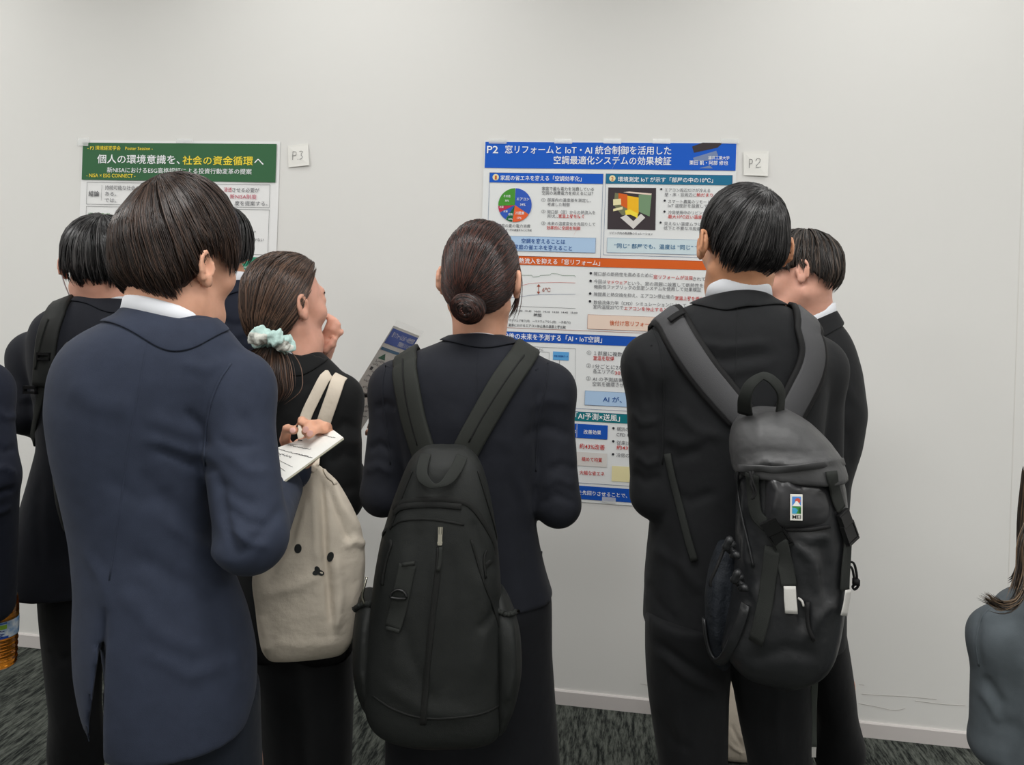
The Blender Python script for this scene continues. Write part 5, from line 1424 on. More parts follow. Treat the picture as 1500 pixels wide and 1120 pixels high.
# ---------------------------------------------------------------- seated woman at the right edge
def seated_woman():
    d = 1.3
    root = person('woman with long dark hair and grey jacket, seated at the right edge', base_of(P(1560, 1000, d)))
    H = Frame(P(1600, 712, 1.3), head_axes(6, 12, 0), .95); nb = P(1592, 850, 1.31)
    aL = [P(1468, 935, 1.31), P(1458, 1085, 1.33), P(1500, 1120, 1.52)]; aR = [P(1668, 935, 1.31), P(1680, 1080, 1.33), P(1640, 1110, 1.52)]
    hip = P(1560, 1240, 1.3); hip[2] = .56
    legs = []
    for sx in (-1, 1):
        h0 = hip + RIGHT0 * sx * .08; sd = nrm(RIGHT0 * 1.3 + FWD); k0 = h0 + sd * .40 + UP0 * -.04; a0 = k0 + sd * .02; a0 = np.array([a0[0], a0[1], .09]); legs.append((h0, k0, a0, a0 + FWD * .1))
    body_mesh(root, H, nb, [(P(1560, 960, 1.3), .07), (P(1560, 1080, 1.3), .07), (hip, .08)], [aL, aR], legs, SKIN_PINK, .046,
              lambda fd: [hand_sdf(fd, aL[2], RIGHT0 + FWD * .2, -UP0, FWD, .85), hand_sdf(fd, aR[2], -RIGHT0 + FWD * .2, -UP0, FWD, .85)])
    face_parts(root, H)
    rows = [(862, 1520, 1600, .05), (874, 1490, 1632, .066), (886, 1462, 1660, .08), (902, 1446, 1676, .092), (940, 1440, 1682, .10), (1000, 1444, 1676, .102), (1060, 1450, 1670, .10), (1130, 1448, 1674, .105), (1250, 1436, 1690, .125)]
    folds = [([(1440, 990), (1455, 1010), (1470, 1035)], 7, -.006), ([(1437, 1010), (1450, 1030), (1465, 1060)], 6, .005), ([(1436, 890), (1432, 940), (1438, 985)], 4, -.003), ([(1450, 1030), (1470, 1060), (1500, 1070)], 12, -.003)]
    j = jacket(root, 'jacket', rows, d, [aL, aR], GREYJ, radii=((.047, .042, .034),) * 2, folds=folds, seed=77, amp=.0024)
    S_ = Surf([j])
    seam(j, S_, [(1452, 888), (1438, 905), (1430, 940), (1434, 975)], GREYJ, w=.003, th=.0016)
    collar_strip(j, 'collar', S_, P(1561, 862, 1.31), FWD, GREYJ, 2.3, .054, .002, [(.006, .006), (.014, .012), (.024, .018)], drop=.02)
    for a in (aL, aR): cuff(root, a[1], a[2], .026)
    fd = Field(hip - [.28, .30, .56], hip + [.28, .62, .16], .010)
    for l in legs: fd.capsule(l[0], l[1], .095, .072, k=.03); fd.capsule(l[1], l[2] - UP0 * .04, .068, .060, k=.02)
    fd.ellipsoid(hip, (RIGHT0, FWD, UP0), (.18, .13, .10), k=.03)
    cloth_mesh('trousers', fd, BLK, root, seed=81, amp=.003)
    for l in legs: shoe(root, l[2], FWD, .9)
    col = ('darkbrown', (44, 36, 30))
    make_hair(root, H, dict(r=(.084, .100, .106, .112, .094), n=2.2), [(0, -58), (40, -52), (70, -40), (90, -20), (105, 10), (130, 18), (180, 30)], (0, -.1, .99), col, (104, 84, 64), n=1500, seed=37, stick=.004, wid=.0013)
    rs_ = np.random.RandomState(9); paths = []
    for i in range(900):
        az = rs_.uniform(-2.4, 2.4); D = np.array([[math.sin(az), -math.cos(az), rs_.uniform(-.35, .3)]]); D /= np.linalg.norm(D)
        r0 = .108
        p0 = H(*(D[0] * r0)); L = rs_.uniform(.17, .23) + max(0, D[0][2]) * .1; out = H.r * math.sin(az) - H.f * math.cos(az)
        curl = rs_.uniform(.0, .03)
        q = [p0, p0 - UP0 * L * .4 + out * .004, p0 - UP0 * L * .8 + out * .002, p0 - UP0 * L + out * (.002 + curl * .25), p0 - UP0 * (L + .010) + out * (.003 + curl * .5)]
        paths.append(curve_pts(q, 12))
    for i in range(90):      # the flick over the left shoulder
        o = rs_.normal(0, .003, 3)
        q = [H(-.088, -.045, -.03) + o * 2, H(-.090, -.050, -.09) + o, P(1504, 852, 1.24) + o, P(1488, 880, 1.225) + o, P(1466, 886, 1.225) + o * 1.3, P(1450 - rs_.rand() * 12, 879 - rs_.rand() * 8, 1.225) + o * 1.5]
        paths.append(curve_pts(q, 14))
    for i in range(7):
        q = [H(-.086, -.03, .02), P(1500 + 2 * i - rs_.rand() * 8, 780, 1.25), P(1490 + 3 * i - rs_.rand() * 8, 835, 1.24), P(1474 + 4 * i, 876, 1.225)]
        paths.append(curve_pts(q, 12))
    strands(root, 'long_hair', paths, col, (104, 84, 64), wid=.0012)
    # the chair that carries her
    ch = empty('chair', (hip[0], hip[1], 0), 'dark seminar chair under the seated woman at the right edge', 'chair')
    g = Geo(); g.box(hip - UP0 * .125 + FWD * .03, .44, .44, .04, (RIGHT0, FWD, UP0)); g.obj('seat', BLACK_PLASTIC, ch)
    g = Geo(); g.box(hip + UP0 * .10 - FWD * .20, .42, .02, .10, (RIGHT0, FWD, UP0)); g.obj('backrest', BLACK_PLASTIC, ch)
    for sx in (-1, 1):
        for sy in (-1, 1):
            c0 = hip + RIGHT0 * sx * .19 + FWD * (.03 + sy * .19); g = Geo()
            g.tube([np.array([c0[0], c0[1], 0.0]), np.array([c0[0], c0[1], hip[2] - .14])], .011, n=8); g.obj('leg', STEEL, ch, smooth=True)
        c0 = hip + RIGHT0 * sx * .19 - FWD * .20; g = Geo(); g.tube([c0 - UP0 * .13, c0 + UP0 * .12], .009, n=8); g.obj('back_post', STEEL, ch, smooth=True)
    return root
fm, fmj, fmS = front_man()
bw, bwj, bwS = bun_woman()
pw, pwj, pwS = pony_woman()
hm, hmj, hmS = hiker_man()
sm, smj, smS = side_man()
mm, mmj, mmS = mask_man()
far_man()
ep, epR = edge_person()
seated_woman()
# ------------------------------------------------------------------ bags and carried things
PACK_N = mat('black_nylon', (27, 29, 28), rough=.62, spec=.35, bump=.35, bscale=700, bump2=.35, b2scale=14, var=.08)
WEB = mat('webbing', (38, 40, 38), rough=.8, bump=.6, bscale=1400)
PACK_G = mat('grey_coated_nylon', (62, 62, 63), rough=.5, spec=.5, bump=.15, bscale=600, bump2=.5, b2scale=16, var=.06)
PACK_B = mat('black_coated_nylon', (34, 35, 37), rough=.38, spec=.5, bump=.15, bscale=600, bump2=.6, b2scale=14)
ZIP = mat('zip_tape', (22, 23, 22), rough=.6, bump=.8, bscale=1600)
GREYTAG = mat('reflective_tag', (186, 184, 180), rough=.5, bump=.2, bscale=900)
EDGE = mat('black_edging', (20, 20, 21), rough=.7)

def bag_mesh(name, parent, rows, d, m, n=3.0, folds=(), seed=1, amp=.003, h=.0055, m_=.06, extra=None, sig=.012):
    fd = field_for(rows, d, (), h, m=m_)
    fd.loft(rows_px(rows, d, n, sig=sig), k=0)
    if extra: extra(fd)
    return cloth_mesh(name, fd, m, parent, seed=seed, amp=amp, folds=folds)

def strip(parent, name, S_, pts, w, th, m, n=24, off=0.0, tail=None, fb=1.4, smooth=True):
    c = curve_pts([(x, y, 0) for x, y in pts], n)
    H_ = [S_.hit(q[0], q[1], off=off, fallback=fb) for q in c]
    P_ = [h_[0] for h_ in H_]; N_ = [h_[1] for h_ in H_]
    # even out normals and keep the band taut
    P_ = np.array(P_); N_ = np.array(N_)
    for _ in range(3):
        P_[1:-1] = (P_[:-2] + P_[1:-1] * 2 + P_[2:]) / 4; N_[1:-1] = (N_[:-2] + N_[1:-1] + N_[2:]) / 3
    if tail is not None:
        P_ = np.vstack([tail[0], P_]); N_ = np.vstack([tail[1], N_])
        for _ in range(6):
            P_[1:-1] = (P_[:-2] + P_[1:-1] * 2 + P_[2:]) / 4; N_[1:-1] = (N_[:-2] + N_[1:-1] + N_[2:]) / 3
        for i in range(len(tail[0]) + 2):
            a, b = S_.near(P_[i], off=.002); P_[i] = a
    g = Geo(); g.ribbon(P_, nrm_rows(N_), w if np.isscalar(w) else np.interp(np.linspace(0, 1, len(P_)), np.linspace(0, 1, len(w)), w), th)
    return g.obj(name, m, parent, smooth=smooth)

def over_shoulder(S_, px, py, n=7, fwd=.16, drop=.18, side=0.0, fb=1.5):
    """the hidden front run of a strap, from the chest up to the shoulder pixel"""
    p, _ = S_.hit(px, py, off=.004, fallback=fb); out = []; nn = []
    for i in range(n, 0, -1):
        t = i / n
        q = p + FWD * fwd * min(1, t * 1.6) - UP0 * drop * max(0, t - .25) + RIGHT0 * side * t
        a, b = S_.near(q, off=.004); out.append(a); nn.append(b)
    return np.array(out), np.array(nn)

# ---------------------------------------------------------------- black backpack of the woman with the bun
def town_pack():
    d = 1.29
    c0 = P(640, 860, d); root = empty('backpack', (c0[0], c0[1], P(640, 1066, d)[2]), 'large plain black backpack with silver zip pull, worn by the woman with the bun', 'backpack')
    rows = [(652, 624, 682, .020), (658, 610, 696, .036), (670, 601, 703, .050), (700, 588, 714, .062), (740, 573, 723, .072), (790, 557, 731, .080), (840, 547, 735, .086), (900, 541, 737, .090), (960, 536, 738, .092), (1015, 535, 737, .092), (1045, 541, 737, .088), (1060, 556, 736, .078), (1068, 585, 730, .06)]
    folds = [([(640, 800), (636, 900), (625, 1050)], 7, .004), ([(660, 800), (665, 900), (655, 1030)], 10, -.003), ([(700, 830), (712, 900), (700, 1000)], 12, .004), ([(600, 800), (590, 900), (575, 1000)], 12, .003), ([(580, 880), (600, 960), (640, 1040)], 10, -.003),
             ([(615, 760), (600, 840), (590, 900)], 8, -.003), ([(735, 870), (720, 900), (700, 925)], 8, -.004), ([(560, 1000), (620, 1040), (700, 1050)], 12, .003), ([(690, 760), (705, 800), (728, 840)], 7, -.003)]
    body = bag_mesh('main_compartment', root, rows, d, PACK_N, folds=folds, seed=91, amp=.003)
    S_ = Surf([body])
    # side pockets
    for nm, rw in (('left', [(868, 530, 552, .03), (890, 522, 556, .055), (930, 517, 558, .068), (980, 516, 558, .07), (1015, 524, 558, .06), (1035, 534, 556, .04)]),
                   ('right', [(862, 722, 738, .03), (885, 722, 750, .055), (925, 722, 763, .068), (975, 722, 766, .07), (1020, 722, 757, .065), (1055, 722, 742, .05)])):
        pk = bag_mesh('side_pocket', root, rw, d + .01, PACK_N, seed=95, amp=.005, n=2.4, folds=[([(535 if nm == 'left' else 748, 900), (530 if nm == 'left' else 752, 980), (538 if nm == 'left' else 742, 1030)], 5, .005)])
        Sp = Surf([pk])
        x0, x1, y0 = (520, 556, 893) if nm == 'left' else (726, 762, 892)
        g = Geo(); q = []
        for i in range(26):
            t = i / 25; a, b = Sp.hit(x0 + (x1 - x0) * t, y0 + 8 * math.sin(t * math.pi) * (1 if nm == 'right' else -1), .002, d); q.append(a + b * .003 * math.sin(i * 2.3))
        g.tube(np.array(q), .0045, n=6); g.obj('elastic_hem', WEB, root, smooth=True)
    # zips and piping
    def zipl(name, pts, w=.007, th=.0022): return strip(root, name, S_, pts, w, th, ZIP, n=30, off=.0002, fb=1.2)
    z1 = zipl('zip_track', [(577, 746), (582, 738), (600, 733), (640, 731), (680, 734), (700, 752), (722, 790), (733, 832)], .009)
    zipl('zip_flap', [(578, 752), (586, 744), (604, 740), (642, 739), (676, 742)], .010, .003)
    zipl('seam_binding', [(575, 770), (590, 762), (630, 760), (680, 768)], .004, .0015)
    zipl('zip_track', [(644, 800), (640, 850), (634, 900), (628, 960), (622, 1030), (620, 1060)], .010, .0026)
    zipl('seam_binding', [(566, 775), (553, 800), (545, 830), (542, 860)], .007, .003)
    zipl('seam_binding', [(700, 690), (712, 730), (728, 790), (734, 850)], .004, .002)
    zipl('seam_binding', [(604, 690), (588, 730), (572, 775)], .004, .002)
    zipl('seam_binding', [(546, 1018), (580, 1040), (630, 1052), (700, 1046), (736, 1030)], .004, .002)
    zipl('seam_binding', [(690, 790), (708, 850), (726, 900), (735, 935)], .004, .0016)
    # silver puller
    p, n_ = S_.hit(645, 776, .004, 1.2); dn = nrm(P(644, 800, 1.2) - P(645, 776, 1.2)); rt = nrm(np.cross(n_, dn)); dn = np.cross(rt, n_)
    zp = Geo(); zp.box(p, .0075, .011, .003, (rt, dn, n_)); zp.box(p + dn * .014 + n_ * .001, .007, .018, .0022, (rt, dn, n_)); zp.tube([p - dn * .006, p + dn * .006], .0035, n=8)
    zp.tube([p + dn * .020 + rt * .0035 * math.cos(a) + dn * .0035 * math.sin(a) for a in np.linspace(0, 6.28, 14)], .0011, n=6)
    zp.obj('zip_pull', STEEL, root, smooth=False, label='silver zip pull')
    strip(root, 'pull_cord', S_, [(645, 800), (644, 818), (641, 836)], .0065, .004, WEB, n=8, off=.001, fb=1.2)
    p, n_ = S_.hit(534, 862, .004, 1.28); g = Geo(); g.tube(curve_pts([P(537, 845, 1.27), P(534, 858, 1.265), P(531, 872, 1.265), P(534, 885, 1.265)], 12), .0022, n=6); g.obj('side_zip_pull', STEEL, root, smooth=True)
    # lash tab with D ring
    strip(root, 'lash_tab', S_, [(597, 826), (592, 850), (584, 890), (576, 920)], .028, .003, WEB, n=14, off=.001, fb=1.2)
    strip(root, 'lash_tab', S_, [(590, 826), (608, 823)], .006, .0045, WEB, n=6, off=.002, fb=1.2)
    strip(root, 'lash_tab', S_, [(568, 918), (586, 923)], .006, .0045, WEB, n=6, off=.002, fb=1.2)
    p, n_ = S_.hit(585, 872, .008, 1.2); up = nrm(UP0 - n_ * n_[2]); rt = nrm(np.cross(up, n_))
    g = Geo(); g.tube([p + (rt * .013 * math.cos(a) + up * (.012 * math.sin(a) if math.sin(a) > 0 else .002 * math.sin(a))) for a in np.linspace(0, 6.2832, 26)], .0024, n=8); g.obj('d_ring', BLACK_PLASTIC, root, smooth=True)
    # haul loop
    for x0, y0 in ((622, 672), (664, 672)): pass
    g = Geo(); q = []; nn = []
    for (x, y, o) in ((624, 668, .004), (621, 685, .010), (622, 700, .016), (634, 711, .020), (648, 709, .018), (660, 699, .012), (670, 684, .007), (676, 670, .004)):
        a, b = S_.hit(x, y, o, 1.2); q.append(a); nn.append(b)
    g.ribbon(curve_pts(q, 26), curve_pts(nn, 26), np.interp(np.linspace(0, 1, 26), [0, .3, .5, .7, 1], [.020, .019, .006, .019, .020]), .0022); g.obj('haul_loop', WEB, root, smooth=True)
    # shoulder straps
    for pts, sgn in (([(592, 520), (594, 545), (599, 575), (606, 610), (616, 645), (624, 668)], -1), ([(768, 520), (752, 540), (733, 568), (712, 605), (690, 643), (680, 664)], 1)):
        tl = over_shoulder(bwS, *pts[0], side=-.02 * sgn)
        strip(root, 'shoulder_strap', bwS, pts, [.050, .052, .054, .052, .050], .009, mat('strap_padding', (42, 44, 41), rough=.75, bump=.5, bscale=900), n=26, off=.001, tail=tl, fb=1.42)
    for pts in ([(590, 522), (592, 560), (600, 605), (612, 650)], [(762, 524), (736, 558), (706, 605), (684, 645)]):
        strip(root, 'strap_stitching', bwS, [(x + 3, y) for x, y in pts], .003, .0010, EDGE, n=20, off=.0095, fb=1.42)
    # lower webbing back round to the base
    for sx, (x, y) in ((-1, (545, 1010)), (1, (735, 1000))):
        a = P(x, y, d + .06); b = a + FWD * .16 + UP0 * .12 + RIGHT0 * sx * .01
        e, _ = bwS.near(P(560 if sx < 0 else 815, 800, 1.58), .01)
        g = Geo(); g.ribbon(curve_pts([a, a + FWD * .05 + UP0 * .08 + RIGHT0 * sx * .02, e], 12), [RIGHT0 * sx] * 12, .020, .002); g.obj('lower_webbing', WEB, root, smooth=True)
    tx, _ = S_.hit(688, 1051, .003, 1.2)
    a, Ft = text_geo('outdoor', 1, 1, 0)
    return root
town_pack()

# ---------------------------------------------------------------- grey hiking backpack
def hiking_pack():
    d = 1.27
    c0 = P(1150, 860, d); root = empty('backpack', (c0[0], c0[1], P(1150, 985, d)[2]), 'grey and black hiking backpack with buckles and small landscape patch', 'backpack')
    rows = [(612, 1096, 1160, .045), (630, 1078, 1190, .070), (660, 1072, 1222, .088), (700, 1074, 1236, .095), (760, 1076, 1241, .100), (810, 1074, 1241, .102), (860, 1066, 1236, .104), (905, 1056, 1229, .104), (940, 1052, 1220, .098), (965, 1060, 1204, .084), (982, 1082, 1172, .060)]
    folds = [([(1160, 790), (1190, 820), (1200, 870), (1190, 930)], 8, .007), ([(1200, 790), (1210, 830), (1205, 880)], 8, -.006), ([(1140, 800), (1165, 860), (1180, 930)], 9, -.006), ([(1090, 720), (1085, 780), (1100, 840)], 8, .006), ([(1075, 700), (1090, 760), (1080, 820)], 6, -.005),
             ([(1100, 850), (1120, 900), (1115, 950)], 10, .005), ([(1060, 960), (1075, 920), (1095, 880)], 9, .007), ([(1090, 970), (1150, 950), (1200, 960)], 10, -.004), ([(1180, 940), (1200, 900), (1225, 880)], 8, .006), ([(1165, 780), (1185, 790), (1215, 785)], 6, .004)]
    body = bag_mesh('main_compartment', root, rows, d, PACK_B, folds=folds, seed=101, amp=.004)
    # lid
    lr = [(600, 1104, 1150, .030), (604, 1092, 1164, .048), (614, 1078, 1182, .068), (632, 1069, 1202, .085), (656, 1067, 1226, .098), (676, 1070, 1236, .104), (690, 1073, 1240, .106)]
    lid = bag_mesh('lid', root, lr, d - .004, PACK_G, seed=103, amp=.003, folds=[([(1080, 690), (1120, 676), (1170, 682), (1236, 672)], 4, .007), ([(1075, 668), (1120, 660), (1180, 664), (1232, 656)], 5, -.002), ([(1100, 620), (1150, 612), (1190, 640)], 16, .003), ([(1110, 606), (1112, 640), (1108, 680)], 10, .002)])
    S_ = Surf([body, lid])
    strip(root, 'lid_hem', S_, [(1082, 686), (1112, 684), (1135, 687), (1170, 683), (1234, 676)], .012, .003, PACK_G, n=26, off=.001, fb=1.15)
    # front pocket
    fd = Field(P(1160, 735, 1.16) - .12, P(1160, 735, 1.16) + .12, .004)
    R = []
    for (y, xl, xr, b) in ((690, 1122, 1212, .010), (700, 1120, 1214, .026), (730, 1119, 1216, .036), (760, 1118, 1218, .034), (772, 1122, 1214, .020)):
        p = P((xl + xr) / 2, y, 1.195); R.append((p[2], p[0], p[1], (xr - xl) / 2 * 1.195 / F_PX, b, 3))
    fd.loft(smooth_rows(R, sig=.006), k=0)
    pocket = cloth_mesh('front_pocket', fd, mat('shiny_nylon', (44, 44, 46), rough=.3, spec=.55, bump2=.7, b2scale=12), root, seed=105, amp=.003, folds=[([(1130, 700), (1140, 720), (1132, 755)], 5, .004), ([(1150, 700), (1160, 715), (1175, 720)], 5, .003)])
    S_ = Surf([body, lid, pocket])
    strip(root, 'pocket_hem', S_, [(1120, 770), (1140, 774), (1180, 776), (1215, 770)], .006, .003, EDGE, n=16, off=.001, fb=1.15)
    # compression straps with buckles
    for nm, pts, bk, tag in ((0, [(1103, 692), (1106, 730), (1110, 755), (1126, 770)], (1137, 778), None), (1, [(1215, 690), (1222, 725), (1229, 745)], (1234, 768), None)):
        strip(root, 'compression_strap', S_, pts, .022, .003, WEB, n=14, off=.003, fb=1.15)
        p, n_ = S_.hit(bk[0], bk[1], .008, 1.17); dn = nrm(P(bk[0] + 8, bk[1] + 12, 1.17) - P(bk[0], bk[1], 1.17)) if nm == 0 else nrm(P(bk[0] + 5, bk[1] + 14, 1.17) - P(bk[0], bk[1], 1.17))
        n_ = nrm(n_ - dn * np.dot(n_, dn)); rt = np.cross(n_, dn); g = Geo()
        g.box(p - dn * .010, .026, .020, .008, (rt, dn, n_)); g.box(p + dn * .012, .022, .022, .006, (rt, dn, n_)); g.box(p + dn * .026, .030, .004, .007, (rt, dn, n_)); g.box(p - dn * .021, .028, .004, .006, (rt, dn, n_))
        for s_ in (-1, 1): g.box(p + dn * .010 + rt * s_ * .0135, .003, .026, .008, (rt, dn, n_))
        g.obj('buckle', BLACK_PLASTIC, root)
    strip(root, 'compression_strap', S_, [(1142, 788), (1147, 810), (1151, 835), (1154, 858)], .025, .003, WEB, n=14, off=.004, fb=1.15)
    strip(root, 'compression_strap', S_, [(1132, 800), (1126, 850), (1118, 900), (1108, 940)], .024, .0025, WEB, n=14, off=.002, fb=1.15)
    strip(root, 'compression_strap', S_, [(1238, 788), (1236, 815), (1234, 840), (1233, 862)], .023, .003, WEB, n=14, off=.004, fb=1.17)
    for pts in ([(1154, 857), (1155.5, 875), (1158, 896)], [(1235, 861), (1233, 878), (1229, 898)]):
        o = strip(root, 'reflective_tag', S_, pts, .019, .0018, GREYTAG, n=8, off=.0075, fb=1.16)
    # patch: framed landscape with three letters
    p, n_ = S_.hit(1165.5, 742, .003, 1.15); up = nrm(UP0 * 1 - n_ * n_[2] - RIGHT0 * .02); rt = nrm(np.cross(up, n_)) 
    if np.dot(rt, RIGHT0) < 0: rt = -rt
    k = 1.15 / F_PX
    def quad(x0, y0, x1, y1, lay): return [p + rt * x * k + up * -y * k + n_ * lay * .0005 for x, y in ((x0, y0), (x1, y0), (x1, y1), (x0, y1))]
    g = Geo(); g.box(p, 17.5 * k, 38 * k, .002, (rt, up, n_)); patch = g.obj('patch', mat('patch_white', (232, 230, 222), rough=.7), root)
    def fl(name, V, rgb): g = Geo(); g.add(V, [tuple(range(len(V)))[::-1], tuple(range(len(V)))][:1]); return g.obj(name, mat('patch_' + '_'.join(map(str, rgb)), rgb, rough=.7), patch)
    L = lambda pts, lay: [p + rt * x * k - up * y * k + n_ * (.001 + lay * .0004) for x, y in pts]
    fl('picture_sky', L([(-6.5, -16), (6.5, -16), (6.5, -2), (-6.5, -2)], 1), (84, 140, 214))
    fl('picture_sun', L([(1.5 + 4 * math.cos(a), -10 + 4 * math.sin(a)) for a in np.linspace(0, 6.28, 14, endpoint=False)], 2), (206, 90, 70))
    fl('picture_mountain', L([(-6.5, -2), (-1.2, -9.5), (.8, -9.5), (6.5, -2)], 3), (236, 236, 232))
    fl('picture_land', L([(-6.5, -2), (6.5, -2), (6.5, 9), (-6.5, 9)], 1), (70, 150, 72))
    fl('picture_river', L([(-6.5, 0), (-1, 1), (2, 4), (-1, 9), (-6.5, 9)], 2), (70, 160, 200))
    fl('picture_tree', L([(2.5, 1), (6.3, 0), (6.3, 9), (3.2, 7)], 3), (34, 96, 52))
    a, Ft = text_geo('MEI', 1, 1, .01); a[:, 0] -= a[:, 0].min(); a = a * [12.5 / a[:, 0].max(), 8.0, 1]
    V = [p + rt * (x - 6.2) * k + up * (y - 16.5) * k + n_ * .0018 for x, y, _ in a]
    mesh_obj('patch_lettering', V, Ft, mat('thread_black', (30, 30, 30)), patch)
    # haul loop
    q = [P(x, y, dd) for x, y, dd in ((1092, 606, 1.25), (1091, 585, 1.22), (1098, 565, 1.21), (1112, 553, 1.21), (1120, 551, 1.21), (1132, 558, 1.21), (1143, 575, 1.22), (1141, 606, 1.25))]
    g = Geo(); g.ribbon(curve_pts(q, 30), [-FWD + UP0 * .5 * math.sin(i / 29 * 3.14) + RIGHT0 * .6 * math.cos(i / 29 * 3.14) * -1 for i in range(30)], np.interp(np.linspace(0, 1, 30), [0, .5, 1], [.026, .012, .026]), .003); g.obj('haul_loop', WEB, root, smooth=True)
    # shoulder straps: padded grey with wide black binding
    for pts, sg in (([(983, 464), (996, 492), (1016, 524), (1040, 556), (1064, 585), (1088, 612)], -1), ([(1178, 476), (1189, 505), (1189, 530), (1180, 556), (1168, 580), (1152, 612)], 1)):
        tl = over_shoulder(hmS, *pts[0], side=-.02 * sg)
        strip(root, 'strap_binding', hmS, pts, [.066, .068, .068, .066, .060], .008, EDGE, n=26, off=.001, tail=tl, fb=1.40)
        tl2 = (tl[0] + tl[1] * .002, tl[1])
        strip(root, 'shoulder_strap', hmS, pts, [.048, .050, .050, .048, .044], .0105, mat('strap_grey', (70, 70, 72), rough=.6, bump=.4, bscale=900), n=26, off=.0015, tail=tl2, fb=1.40)
    strip(root, 'strap_binding', hmS, [(974, 462), (985, 452), (1000, 450)], .016, .004, EDGE, n=8, off=.012, fb=1.45)
    # lower webbing to the left arm
    strip(root, 'lower_webbing', hmS, [(979, 664), (988, 705), (999, 750), (1010, 795), (1018, 820)], .014, .003, WEB, n=16, off=.004, fb=1.42)
    # mesh side pocket with gathered cord
    mp = bag_mesh('mesh_pocket', root, [(796, 1052, 1074, .030), (830, 1038, 1080, .050), (870, 1031, 1084, .060), (915, 1032, 1084, .060), (950, 1038, 1078, .050), (972, 1048, 1070, .030)], 1.30, mat('pocket_mesh', (26, 30, 36), rough=.7, bump=.9, bscale=420, bump2=.8, b2scale=30), seed=107, amp=.005, n=2.3,
                  folds=[([(1050, 840), (1048, 900), (1052, 950)], 6, .006), ([(1066, 850), (1064, 900), (1060, 950)], 5, -.005)])
    Sm = Surf([mp, body])
    strip(root, 'pocket_edge', Sm, [(1034, 905), (1038, 940), (1048, 966), (1062, 962), (1078, 930), (1094, 885)], .016, .004, PACK_B, n=20, off=.002, fb=1.2)
    rs_ = np.random.RandomState(4)
    for x0, y0 in ((1064, 790), (1076, 838)):
        g = Geo(); q = []
        for i in range(30):
            t = i / 29; q.append(P(x0 + 14 * t + 5 * math.sin(t * 17), y0 + 26 * t + 4 * math.cos(t * 23), 1.19 - .01 * math.sin(t * 9)))
        g.tube(curve_pts(q, 40), .0055 + .001 * np.sin(np.arange(40) * 1.3), n=7); g.obj('gathered_hem', PACK_B, root, smooth=True)
    g = Geo(); g.tube(curve_pts([P(1064, 795, 1.2), P(1050, 830, 1.19), P(1041, 850, 1.19), P(1041, 858, 1.19)], 14), .003, n=6); g.obj('side_cord', EDGE, root, smooth=True)
    # cords
    g = Geo()
    g.tube(curve_pts([P(1098, 690, 1.155), P(1102, 705, 1.15), P(1107, 720, 1.15), P(1103, 730, 1.15)], 14), .0022, n=6)
    g.tube(curve_pts([P(1103, 690, 1.155), P(1100, 708, 1.15), P(1104, 722, 1.15), P(1101, 731, 1.15)], 14), .0022, n=6)
    g.obj('pull_cord', EDGE, root, smooth=True)
    g = Geo(); g.tube(curve_pts([P(1240, 822, 1.27), P(1250, 824, 1.265), P(1254, 836, 1.265), P(1255, 848, 1.265), P(1253, 856, 1.265)], 16), .0022, n=6)
    g.tube(curve_pts([P(1240, 826, 1.27), P(1248, 832, 1.265), P(1251, 845, 1.265), P(1254, 856, 1.265)], 16), .0022, n=6)
    g.tube(curve_pts([P(1254, 853, 1.265), P(1257, 858, 1.265), P(1252, 863, 1.265), P(1249, 859, 1.265), P(1254, 853, 1.265)], 12), .0022, n=6)
    g.box(P(1254, 852, 1.263), .010, .010, .010); g.obj('toggle_cord', EDGE, root, smooth=True)
    strip(root, 'key_loop', S_, [(1170, 874), (1177, 878), (1179, 886)], .003, .003, GREYTAG, n=8, off=.004, fb=1.15)
    strip(root, 'side_seam', S_, [(1184, 880), (1186, 915), (1190, 935)], .006, .005, EDGE, n=8, off=.002, fb=1.15)
    strip(root, 'side_piping', S_, [(1083, 690), (1084, 730), (1096, 790), (1104, 830)], .004, .003, PACK_B, n=16, off=.001, fb=1.15)
    # long tail hanging between the two men
    q = curve_pts([P(1196, 955, 1.33), P(1193, 1000, 1.42), P(1191, 1050, 1.45), P(1191.5, 1095, 1.45)], 14)
    g = Geo(); g.ribbon(q, [-FWD] * 14, .013, .002); o = g.obj('hanging_strap', mat('strap_olive', (62, 66, 62), rough=.8), root, smooth=True)
    g = Geo(); g.box(P(1190.5, 1101, 1.448), .012, .003, .019, (RIGHT0, FWD, UP0)); g.obj('strap_tag', GREYTAG, o)
    return root
hiking_pack()

